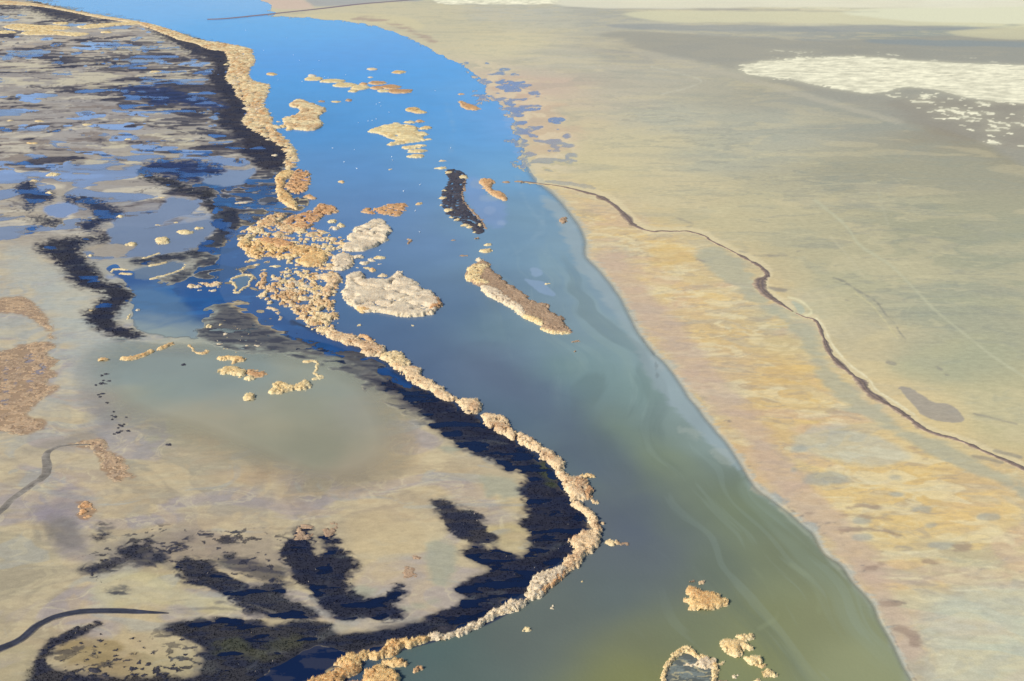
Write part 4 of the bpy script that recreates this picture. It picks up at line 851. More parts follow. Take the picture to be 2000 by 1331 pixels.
def stand(poly, H=2.2, pal='cream', seed=0, dens=.55, lump=4.0, crev=1.0, hollow=0.0, sparse=0.0, shift=True, sm=True, jag=1.0, mound=True):
    """geometry of one reed stand whose outline is given in photograph pixels; returns [(verts, faces, colours) mound, blades]"""
    r = np.random.default_rng(seed + 1000); H = H * .82
    p = np.asarray(poly, float)
    if sm: p = smooth_poly(p, True, 2)
    vmax, vmin = p[:, 1].max(), p[:, 1].min()
    vm_ = (vmax + vmin) / 2
    if shift == 'all':
        p = p + np.array([0, .35 * up_px(vm_, H)])
    elif shift:
        k = 1 - min(up_px(vm_, H) * .8 / max(vmax - vmin, 1), .62)
        p[:, 1] = vmax - (vmax - p[:, 1]) * k
    wx, wy = unproj(p[:, 0], p[:, 1])
    W = np.column_stack([wx, wy])
    g = mpp(vm_)
    s = max(1.7 * g, .3)
    x0, x1, y0, y1 = wx.min() - s, wx.max() + s, wy.min() - s, wy.max() + s
    nx, ny = int((x1 - x0) / s) + 2, int((y1 - y0) / s) + 2
    while nx * ny > 60000:
        s *= 1.2; nx, ny = int((x1 - x0) / s) + 2, int((y1 - y0) / s) + 2
    X, Y = np.meshgrid(x0 + s * np.arange(nx), y0 + s * np.arange(ny))
    X = X + (r.random(X.shape) - .5) * s * .5; Y = Y + (r.random(X.shape) - .5) * s * .5
    # ragged outline
    jg = (1.0 + .8 * g) * jag
    QX = X + jg * 1.2 * (fbm(X / (jg * .9), Y / (jg * .9), 2, seed + 5) - .5) + jg * (fbm(X / (3 * jg + .5), Y / (3 * jg + .5), 3, seed + 3) - .5) * 2; QY = Y + jg * 1.2 * (fbm(X / (jg * .9), Y / (jg * .9), 2, seed + 6) - .5) + jg * (fbm(X / (3 * jg + .5), Y / (3 * jg + .5), 3, seed + 8) - .5) * 2
    ins = inside(W, QX, QY)
    d = np.full(X.shape, 1e9)
    for (a, b_), (c_, e) in zip(W, np.roll(W, -1, 0)):
        L2 = (c_ - a) ** 2 + (e - b_) ** 2 + 1e-9
        t = np.clip(((QX - a) * (c_ - a) + (QY - b_) * (e - b_)) / L2, 0, 1)
        d = np.minimum(d, (QX - a - t * (c_ - a)) ** 2 + (QY - b_ - t * (e - b_)) ** 2)
    d = np.where(ins, np.sqrt(d), 0)
    lp = lump * (1 + .25 * g)
    # wavy lumps with narrow dark gaps between them
    n1_ = fbm(X / (lp * 1.9), Y / lp, 3, seed + 21); rid = np.abs(2 * n1_ - 1)
    n2_ = fbm(X / (lp * .45), Y / (lp * .35), 3, seed + 27); n4_ = fbm(X / (1 + .5 * g), Y / (1 + .5 * g), 2, seed + 33)
    h = np.clip((rid - .03 * crev) * 7.0 / max(crev, .05) + max(0, 1 - crev) * .8, .03, 1) ** .7
    e_ = np.clip(d / (1.5 + .8 * g), 0, 1) ** .55
    Z = H * e_ * (.16 + .84 * h) * (.88 + .18 * n2_ + .10 * (n4_ - .5)) + (r.random(X.shape) - .5) * .07 * H
    live = ins.copy()
    if crev > 1.5: live &= (rid > .028 * crev) | (d < .6)
    if hollow > 0:
        hol = sstep(.6, 1.0, d / (hollow * d.max() + 1e-6)) * sstep(.35, .5, fbm(X / 10, Y / 8, 4, seed + 40) + .1)
        Z = Z * (1 - hol); live &= hol < .6
    if sparse > 0:
        keep = fbm(X / (3.4 + 1.5 * g), Y / (2.2 + .9 * g), 3, seed + 50) > sparse
        live &= keep
    Z = np.where(live, np.maximum(Z, .12), -.06)
    out = []
    rimf = np.exp(-(d / (.5 + 2.0 * g)) ** 2) * (pal not in ('brown', 'peat'))
    idx = np.arange(nx * ny).reshape(ny, nx)
    if mound:
        f = np.stack([idx[:-1, :-1], idx[:-1, 1:], idx[1:, 1:], idx[1:, :-1]], -1)
        lv = live.astype(int)
        k_ = (lv[:-1, :-1] + lv[:-1, 1:] + lv[1:, 1:] + lv[1:, :-1]) > 0
        f = f[k_]
        if len(f) == 0: return None
        us = np.unique(f); rm = np.full(nx * ny, -1); rm[us] = np.arange(len(us))
        xs, ys, zs = X.ravel()[us], Y.ravel()[us], Z.ravel()[us]
        cm = pick(pal, xs, ys, r, len(us), rimf.ravel()[us]) * .92
        out.append((np.stack([xs, ys, zs], -1), rm[f], cm))
    J, I = np.nonzero(live)
    if len(J) == 0: return None
    area_px = len(J) * s * s / (g * g) * math.sin(PITCH - math.atan((CY - vm_) / F_PX))
    nb = int(max(area_px * dens * 1.7, 14)) if len(J) else 0
    q = r.integers(0, len(J), nb)
    bx = X[J[q], I[q]] + (r.random(nb) - .5) * s; by = Y[J[q], I[q]] + (r.random(nb) - .5) * s
    bz = Z[J[q], I[q]]
    hh = H * (.12 + .3 * r.random(nb)) * (1 if mound else 1.6)
    base = np.maximum(bz * .55, -.02) if mound else np.zeros(nb)
    hh2 = (bz - base) + hh if mound else hh
    P_, F_, C_ = blades(bx, by, base, hh2, g * (.7 + .7 * r.random(nb)), pick(pal, bx, by, r, nb, rimf[J[q], I[q]]) * (.8 + .45 * r.random((nb, 1))), .35, r)
    out.append((P_, F_, C_))
    return out

def merge(parts):
    V_, F_, C_ = [], [], []; o = 0
    for v_, f_, c_ in parts:
        V_.append(v_); F_.append(f_ + o); C_.append(c_); o += len(v_)
    return np.concatenate(V_), F_, np.concatenate(C_)

def centre(poly):
    p = np.asarray(poly, float); x, y = unproj(p[:, 0].mean(), p[:, 1].max()); return np.array([float(x), float(y), 0.0])

seed_ = [0]
def reeds(poly, label, cat='reed island', name='reed_island', group=None, parts=None, big=None, **kw):
    seed_[0] += 13
    st = stand(poly, seed=seed_[0], **kw)
    if st is None: return None
    p = np.asarray(poly, float); c0 = centre(poly)
    if big is None: big = kw.get('sparse', 0) < .2 and (p[:, 0].max() - p[:, 0].min()) > 45
    if big and len(st) == 2 and (p[:, 1].max() - p[:, 1].min()) > 5:
        root = bpy.data.objects.new(name, None); col_root.objects.link(root); root.location = c0
        for nm, (v_, f_, c_) in zip(('reed_mat', 'reed_leaves'), st):
            mesh_obj(nm, v_ - c0, f_, c_, M_reed, root)
        for i, (pp, pk, nm) in enumerate(parts or []):
            s2 = stand(pp, seed=seed_[0] + 5 + i, **pk)
            if s2:
                v_, f_, c_ = merge(s2); o2 = mesh_obj(nm[0], v_ - c0, f_, c_, M_reed, root); o2['label'] = nm[1]
        o = root
    else:
        v_, f_, c_ = merge(st)
        o = mesh_obj(name, v_ - c0, f_, c_, M_reed); o.location = c0
    return tag(o, label, cat, group)

def ell(a, b, rx_, ry_, n_=10, wob=.18):
    r = np.random.default_rng(int(a * 7 + b * 13))
    t = np.linspace(0, 2 * math.pi, n_, False); k = 1 + wob * (r.random(n_) - .5) * 2
    return np.column_stack([a + rx_ * k * np.cos(t), b + ry_ * k * np.sin(t)])

# --- the long reed bank between marsh and river, in the lengths its gaps leave
RB = 'reed bank'
reeds([(-60, -3), (0, 1), (70, 7), (125, 18), (180, 28), (230, 36), (270, 42), (275, 48), (250, 43), (200, 36), (150, 26), (110, 18), (60, 11), (0, 9), (-60, 6)], 'thin far stretch of pale reed bank entering at the upper left edge', RB, 'reed_bank', pal='mix', H=2.2, lump=8, shift='all', parts=[])
reeds([(275, 43), (310, 51), (350, 64), (385, 77), (430, 84), (470, 90), (494, 98), (488, 106), (470, 100), (440, 100), (405, 96), (385, 86), (350, 78), (330, 70), (300, 58), (275, 49)], 'reed bank rising to a pointed corner at the top of the river', RB, 'reed_bank', pal='mix', H=2.2, lump=7, shift='all', sparse=.35)
reeds([(440, 98), (470, 98), (490, 104), (498, 118), (490, 132), (485, 145), (495, 158), (525, 165), (525, 178), (517, 195), (516, 208), (528, 222), (532, 245), (548, 262), (562, 276), (580, 300), (579, 318), (566, 332), (556, 322), (560, 300), (545, 285), (525, 270), (500, 258),
       (472, 236), (484, 222), (478, 205), (465, 188), (455, 168), (440, 150), (450, 130), (445, 112)], 'ragged cream reed bank beside the blackest upper channel', RB, 'reed_bank', pal='mix', H=2.3, lump=6, crev=1.3, shift='all', sparse=.47)
reeds([(539, 345), (552, 335), (568, 332), (575, 340), (556, 352), (556, 372), (572, 383), (581, 405), (575, 410), (560, 400), (545, 390), (540, 374)], 'narrow golden strand of reeds dividing blue channel from river', RB, 'reed_bank', pal='gold', H=2.2, lump=5, shift='all')
reeds([(575, 333), (595, 330), (607, 340), (604, 360), (592, 378), (572, 377), (556, 366), (566, 352)], 'thin russet reed patch at the river side of the golden strand', 'reed patch', 'reed_patch', pal='orange', H=1.8, lump=5, sparse=.42, mound=True)
reeds([(552, 432), (575, 420), (610, 410), (620, 398), (640, 398), (660, 406), (655, 415), (635, 420), (620, 430), (612, 442), (590, 452), (565, 446)], 'sparse russet reed patch reaching out into the river', 'reed patch', 'reed_patch', pal='orange', H=1.8, lump=5, sparse=.42)
reeds([(480, 450), (500, 436), (522, 422), (548, 415), (558, 420), (545, 432), (520, 442), (505, 455), (488, 452)], 'broken golden reeds stepping down to the blue marsh water', 'reed patch', 'reed_patch', pal='mix', H=2.0, sparse=.36, lump=5)
reeds([(461, 478), (475, 465), (487, 465), (492, 471), (520, 467), (560, 475), (600, 480), (622, 484), (641, 497), (630, 512), (600, 505), (583, 500), (560, 506), (540, 503), (525, 500), (500, 506), (480, 496), (478, 486)], 'long orange and gold reed mass pointing left into blue water', 'reed mass', 'reed_mass', pal='gold', H=2.3, lump=5,
      parts=[([(500, 468), (540, 468), (575, 478), (560, 486), (520, 480)], dict(pal='orange', H=2.6, shift=False), ('russet_reeds', 'darker russet crown of reeds'))], sparse=.5, big=True)
reeds([(580, 507), (600, 495), (622, 490), (640, 498), (633, 513), (630, 521), (600, 522), (583, 515)], 'golden reed knoll below the long orange mass', 'reed mass', 'reed_mass', pal='gold', H=2.3, lump=5)
reeds([(648, 507), (662, 495), (680, 494), (689, 507), (688, 518), (670, 529), (648, 527), (655, 518)], 'pale grey reed knoll in the neck between two big islands', 'reed island', pal='cream', H=2.3, lump=5)
reeds([(722, 430), (740, 427), (752, 430), (757, 440), (764, 450), (755, 460), (756, 468), (745, 476), (735, 481), (715, 490), (690, 492), (669, 489), (675, 478), (692, 472), (678, 465), (688, 455), (698, 458), (690, 450), (698, 440), (718, 437)],
      'pale ragged reed island with horizontal gaps, above the big island', pal='cream', H=2.9, lump=8, crev=2.4)
reeds([(677, 545), (680, 532), (700, 528), (713, 532), (712, 543), (730, 543), (756, 545), (765, 535), (780, 530), (795, 538), (812, 550), (825, 560), (845, 572), (858, 585), (862, 598), (850, 608), (835, 616), (800, 620), (770, 618), (745, 611), (705, 609), (690, 600), (680, 590), (666, 574), (675, 562), (680, 555)],
      'largest reed island, cream and lumpy, with an orange right end', pal='cream', H=3.0, lump=10, crev=2.3, dens=.4,
      parts=[([(838, 590), (850, 581), (861, 590), (861, 603), (845, 612), (833, 615), (842, 600)], dict(pal='orange', H=2.7, shift=False, lump=4), ('orange_reeds', 'orange reeds at the right end')),
             ([(697, 602), (712, 598), (722, 608), (705, 612)], dict(pal='gold', H=2.2, shift=False), ('golden_reeds', 'golden fringe at the lower left'))])
reeds([(630, 534), (662, 532), (666, 545), (660, 557), (650, 566), (645, 578), (632, 577), (633, 560), (642, 550), (632, 546)], 'pink-cream reed block on the left side of the narrow strait', 'reed mass', 'reed_mass', pal='pink', H=2.3, lump=5)
reeds([(503, 577), (520, 562), (524, 550), (540, 564), (560, 570), (585, 556), (602, 553), (590, 565), (610, 576), (600, 590), (580, 600), (556, 599), (545, 586), (520, 580)], 'broken gold reed mat around small pools, left of the strait', 'reed mass', 'reed_mass', pal='mix', H=2.1, sparse=.54, lump=4)
reeds([(575, 600), (600, 594), (610, 578), (622, 574), (628, 585), (640, 582), (652, 592), (646, 605), (664, 622), (648, 627), (640, 640), (655, 648), (665, 652), (652, 662), (630, 652), (604, 640), (588, 622)], 'tattered reed mat running down the left side of the strait', 'reed mass', 'reed_mass', pal='mix', H=2.2, sparse=.5, lump=4)
reeds([(640, 640), (655, 645), (672, 652), (690, 658), (700, 668), (690, 674), (670, 668), (650, 660), (632, 652)], 'pink-brown reed bank where the strait opens out', RB, 'reed_bank', pal='pink', H=2.3, lump=6.0, shift='all', sparse=.22, crev=.7)
reeds([(700, 652), (712, 654), (728, 662), (733, 668), (722, 668), (708, 660)], 'small orange reed bar on the river side of the bank', pal='orange', H=2.0, lump=4)
reeds([(668, 656), (690, 652), (698, 660), (712, 668), (730, 668), (745, 675), (752, 682), (748, 690), (735, 695), (702, 689), (713, 680), (692, 672), (677, 665)], 'lobed tan reed bank just above the gap in the line', RB, 'reed_bank', pal='pink', H=2.4, lump=6.0, shift='all', sparse=.22, crev=.7)
reeds([(744, 692), (760, 687), (783, 689), (794, 698), (799, 710), (782, 718), (770, 720), (762, 706), (750, 700)], 'rounded reed clump with a brown top heading the lower bank', RB, 'reed_bank', pal='mix', H=2.4, lump=4, shift='all')
reeds([(766, 716), (790, 718), (812, 716), (823, 723), (818, 732), (835, 741), (852, 752), (872, 763), (886, 775), (905, 780), (928, 781), (942, 792), (940, 803), (922, 807), (905, 800), (892, 784), (868, 781), (850, 769), (828, 757), (802, 747), (793, 734), (780, 726)],
      'pinkish reed bank with a rounded knob at its lower end', RB, 'reed_bank', pal='pink', H=2.4, lump=5.25, shift='all', sparse=.22, crev=.7)
reeds([(938, 806), (965, 810), (990, 820), (1003, 836), (1012, 846), (1030, 850), (1052, 868), (1080, 884), (1098, 900), (1106, 914), (1098, 918), (1118, 930), (1140, 936), (1148, 950), (1145, 968), (1138, 978), (1148, 990), (1160, 1002), (1152, 1012), (1140, 1000), (1122, 988), (1112, 975), (1110, 958),
       (1098, 942), (1086, 925), (1075, 910), (1058, 896), (1045, 880), (1020, 868), (992, 852), (966, 840), (948, 824)], 'long cream reed bank rounding the outer bend of the river', RB, 'reed_bank', pal='pink', H=2.4, lump=4.800000000000001, shift='all', sparse=.22, crev=.7,
      parts=[([(950, 806), (975, 812), (998, 828), (1004, 840), (985, 832), (962, 816)], dict(pal='orange', H=2.7, shift='all'), ('orange_reeds', 'orange crest on the river side'))])
reeds([(1133, 936), (1142, 934), (1152, 950), (1158, 968), (1150, 976), (1142, 968), (1143, 950)], 'narrow orange reed strip on the outside of the bend', 'reed strip', 'reed_strip', pal='orange', H=2.3, lump=3, big=False)
reeds([(1140, 1002), (1156, 1000), (1166, 1010), (1177, 1018), (1177, 1028), (1170, 1040), (1172, 1052), (1166, 1070), (1150, 1083), (1135, 1095), (1112, 1112), (1098, 1110), (1104, 1092), (1126, 1078), (1118, 1062), (1124, 1047), (1150, 1038), (1150, 1024), (1142, 1012)],
      'thick orange-edged reed bank at the tip of the bend', RB, 'reed_bank', pal='pink', H=2.5, lump=4.800000000000001, shift='all', sparse=.22, crev=.7,
      parts=[([(1150, 1045), (1168, 1040), (1170, 1060), (1158, 1076), (1135, 1090), (1112, 1108), (1108, 1100), (1130, 1080), (1148, 1066)], dict(pal='orange', H=2.8, shift='all', lump=3), ('orange_reeds', 'orange reeds along the river side'))])
reeds([(1112, 1114), (1090, 1133), (1075, 1144), (1060, 1158), (1045, 1166), (1030, 1176), (1010, 1188), (985, 1199), (975, 1195), (985, 1180), (992, 1172), (1005, 1170), (1020, 1172), (1032, 1160), (1036, 1142), (1048, 1124), (1075, 1114), (1095, 1104), (1104, 1106)],
      'woolly cream reed bank curling back below the bend', RB, 'reed_bank', pal='cream', H=2.4, lump=3, shift='all',
      parts=[([(1108, 1118), (1090, 1136), (1060, 1160), (1052, 1158), (1072, 1138), (1092, 1120)], dict(pal='orange', H=2.4, shift='all', lump=3), ('orange_reeds', 'orange lower edge'))])
reeds([(984, 1196), (960, 1211), (930, 1224), (900, 1237), (870, 1246), (838, 1249), (838, 1240), (870, 1235), (905, 1224), (932, 1211), (962, 1194), (978, 1188)], 'thin pale reed bank tapering toward the lower left', RB, 'reed_bank', pal='cream', H=2.2, lump=2.6, shift='all')
reeds([(836, 1241), (835, 1250), (800, 1260), (788, 1262), (778, 1274), (765, 1282), (740, 1284), (720, 1282), (702, 1290), (703, 1305), (695, 1315), (672, 1327), (655, 1345), (590, 1345), (612, 1322), (650, 1312), (680, 1302), (660, 1298), (658, 1292), (668, 1283), (690, 1276), (720, 1272), (745, 1270), (757, 1262), (762, 1254), (800, 1245)],
      'bright orange serpentine reed bank at the bottom edge', RB, 'reed_bank', pal='gold', H=2.5, lump=2.6, shift='all', crev=.6)

reeds([(470, 452), (520, 432), (556, 430), (600, 440), (640, 455), (670, 465), (668, 488), (690, 500), (690, 520), (650, 530), (600, 525), (540, 512), (490, 500), (468, 480)], 'lacy golden reed belt filling the water around the long orange mass', 'reed belt', 'reed_belt', pal='mix', H=1.6, sparse=.77, lump=5, dens=.6, shift='all')
reeds([(505, 545), (560, 528), (620, 528), (664, 534), (660, 570), (650, 600), (662, 625), (650, 650), (620, 645), (590, 620), (560, 600), (520, 590), (505, 570)], 'lacy yellow reed belt left of the narrow strait', 'reed belt', 'reed_belt', pal='mix', H=1.6, sparse=.75, lump=5, dens=.6, shift='all')
# --- islands with a character of their own
I_ = 'reed island'
reeds([(712, 1318), (718, 1306), (735, 1303), (758, 1305), (775, 1312), (779, 1324), (772, 1345), (715, 1345)], 'big golden reed island cut by the bottom edge', pal='gold', H=2.5, lump=3, crev=.6, shift='all')
reeds([(747, 1293), (752, 1287), (768, 1284), (785, 1287), (795, 1297), (785, 1304), (765, 1305), (750, 1302)], 'round golden reed island with an open centre near the bottom edge', pal='gold', H=2.3, lump=2.4)
reeds(ell(815, 1307, 9, 7), 'small russet reed tuft right of the golden island', 'reed tuft', 'reed_tuft', pal='orange', H=2.0, crev=.6)
reeds(ell(692, 1334, 14, 8), 'orange reed tuft half cut off by the bottom edge', 'reed tuft', 'reed_tuft', pal='orange', H=2.0)
reeds(ell(1145, 928, 13, 5), 'flat golden reed islet beside the outer bend', pal='gold', H=1.8, crev=.5)
reeds(ell(1160, 980, 6, 5), 'tiny reed tuft below the orange strip', 'reed tuft', 'reed_tuft', pal='mix', H=1.6)
reeds(ell(1197, 1060, 13, 6), 'broken tan reed cluster right of the bend tip', 'reed tuft', 'reed_tuft', pal='mix', H=1.5, sparse=.4)
reeds(ell(1220, 1062, 8, 3.5), 'faint reed specks trailing right of the broken tan cluster', 'reed tuft', 'reed_tuft', pal='brown', H=1.2, sparse=.45)
reeds(ell(1137, 1134, 7, 4.5), 'sparse pale reed sprigs standing off the curled bank', 'reed tuft', 'reed_tuft', pal='yellow', H=1.4, sparse=.45)
reeds(ell(1075, 1187, 5, 4), 'faint pale sprigs alone in the grey lower river', 'reed tuft', 'reed_tuft', pal='cream', H=1.2, sparse=.42)
reeds(ell(1028, 1230, 9, 5), 'small yellow reed tuft below the tapering bank', 'reed tuft', 'reed_tuft', pal='yellow', H=1.7)
reeds([(910, 538), (918, 520), (930, 515), (945, 510), (957, 515), (956, 523), (970, 535), (985, 550), (1005, 562), (1025, 575), (1045, 591), (1072, 594), (1066, 602), (1085, 612), (1103, 628), (1107, 640), (1118, 648), (1105, 651), (1080, 649), (1060, 640), (1058, 632), (1040, 625), (1020, 612), (1008, 602), (990, 592),
       (970, 583), (955, 575), (945, 560), (925, 553), (915, 545)], 'long slanting island, brown on top with a cream left fringe', pal='brown', H=1.7, lump=3, crev=.7, dens=.7, shift='all',
      parts=[([(910, 538), (918, 520), (935, 514), (957, 515), (948, 528), (942, 545), (960, 556), (930, 556), (915, 546)], dict(pal='yellow', H=2.4, lump=3.5, crev=1.2), ('pale_reeds', 'cream reeds at the upper left end')),
             ([(938, 558), (965, 562), (990, 580), (1018, 598), (1030, 610), (1026, 618), (1000, 602), (965, 584), (945, 572)], dict(pal='cream', H=2.3, lump=3.5, shift='all'), ('pale_reeds', 'cream fringe along the left side')),
             ([(1020, 612), (1045, 618), (1062, 630), (1058, 638), (1035, 626)], dict(pal='yellow', H=2.3, lump=3.5), ('pale_reeds', 'yellow fringe of the lower half')),
             ([(1058, 638), (1080, 644), (1105, 648), (1112, 652), (1080, 654), (1060, 645)], dict(pal='yellow', H=1.6, lump=3.5), ('pale_reeds', 'pale lower tip'))])
reeds([(937, 352), (945, 347), (962, 350), (965, 357), (958, 364), (962, 372), (980, 377), (989, 388), (985, 394), (970, 386), (955, 377), (945, 366)], 'brown crooked islet with a golden top, beside the dark crescent', pal='orange', H=1.8, lump=4)
reeds([(1341, 1156), (1352, 1149), (1368, 1150), (1378, 1158), (1392, 1159), (1408, 1163), (1419, 1170), (1414, 1180), (1400, 1187), (1378, 1188), (1360, 1190), (1347, 1185), (1345, 1177), (1334, 1174), (1334, 1169), (1348, 1168), (1350, 1164)],
      'three-lobed golden reed island in the green lower river', pal='gold', H=2.3, lump=4, crev=.5, shift='all')
reeds(ell(1369, 1137, 6, 5), 'little tan tuft above the three-lobed island', 'reed tuft', 'reed_tuft', pal='pink', H=1.3)
reeds(ell(1352, 1133, 6, 3.5), 'sparse reddish sprigs left of the little tan tuft', 'reed tuft', 'reed_tuft', pal='brown', H=1.0, sparse=.45)
reeds(ell(1455, 1246, 18, 8), 'upper oval of the yellow reed islets, lower right river', pal='yellow', H=2.0, lump=2.6, crev=.5)
reeds([(1408, 1258), (1414, 1250), (1430, 1248), (1444, 1253), (1462, 1257), (1473, 1264), (1468, 1270), (1450, 1268), (1447, 1276), (1440, 1282), (1428, 1278), (1418, 1268), (1410, 1264)], 'yellow reed islet shaped like a bird with spread arms', pal='yellow', H=2.0, lump=2.6, crev=.5, shift='all')
reeds([(1450, 1284), (1466, 1277), (1480, 1276), (1489, 1284), (1484, 1294), (1474, 1299), (1462, 1292)], 'heart-shaped yellow reed islet below the bird-shaped one', pal='yellow', H=2.0, lump=2.6, crev=.5)
reeds(ell(1487, 1301, 11, 6), 'small yellow reed link between two rounded islets', pal='gold', H=1.8, lump=2.6, crev=.5)
reeds(ell(1503, 1315, 13, 10), 'round bright yellow islet, lowest right in the river', pal='yellow', H=2.0, lump=2.6, crev=.5)
reeds(ell(1437, 1319, 6, 5.5), 'tiny round cream tuft beside the ring island', 'reed tuft', 'reed_tuft', pal='cream', H=1.4)
reeds(ell(1475, 1327, 9, 4), 'flat yellow tuft on the bottom edge beneath the heart-shaped islet', 'reed tuft', 'reed_tuft', pal='yellow', H=1.2)
reeds(ell(1407, 1330, 11, 5), 'brown sunken tuft on the bottom edge beside the ring island', 'reed tuft', 'reed_tuft', pal='brown', H=.7)

def ring(path, w, label, H=1.9, pal='cream', cat='reed ring', name='reed_ring', fill=None, closed=False, **kw):
    """a narrow hedge of reeds following a line"""
    p = np.array(path, float)
    r = reeds(ribbon(p, w, n=3), label, cat, name, pal=pal, H=H, lump=kw.pop('lump', 2.5), shift=kw.pop('shift', 'all'), sm=False, jag=kw.pop('jag', .5), **kw)
    return r
ring([(1290, 1345), (1297, 1318), (1300, 1300), (1314, 1286), (1324, 1273), (1340, 1268), (1352, 1272), (1368, 1284), (1384, 1288), (1392, 1297), (1396, 1315), (1384, 1345)], [3, 4, 4, 4.5, 5, 5, 5, 4, 4, 5, 5, 5], 'ring of lumpy cream reeds round a grey pool at the bottom edge', 1.9, 'yellow',
     parts=[([(1362, 1297), (1380, 1285), (1395, 1292), (1398, 1305), (1380, 1308), (1350, 1302), (1338, 1302)], dict(pal='cream', H=1.8, lump=2.5, shift='all'), ('inner_reeds', 'inner spur of reeds'))], big=True)
reeds(ell(1408, 1296, 8, 4), 'pale knot of reeds on the right of the ring', 'reed tuft', 'reed_tuft', pal='yellow', H=1.5)
ring([(451, 545), (470, 538), (485, 537), (495, 540), (488, 550), (483, 559), (470, 566), (466, 571), (457, 571), (462, 561), (455, 553), (450, 547)], 1.5, 'thin crooked ring of pale reeds round a marsh pool', 1.3, 'yellow')
ring([(510, 540), (517, 534), (514, 546), (512, 560)], 4, 'upright tan strip of reeds beside the crooked ring', 1.8, 'orange', 'reed strip', 'reed_strip')
ring([(600 - 78, 600), (540, 606), (547, 618), (545, 624)], 2, 'pale hooked reed wisp in the blue marsh water', 1.2, 'pink', 'reed strip', 'reed_strip', sparse=.3)

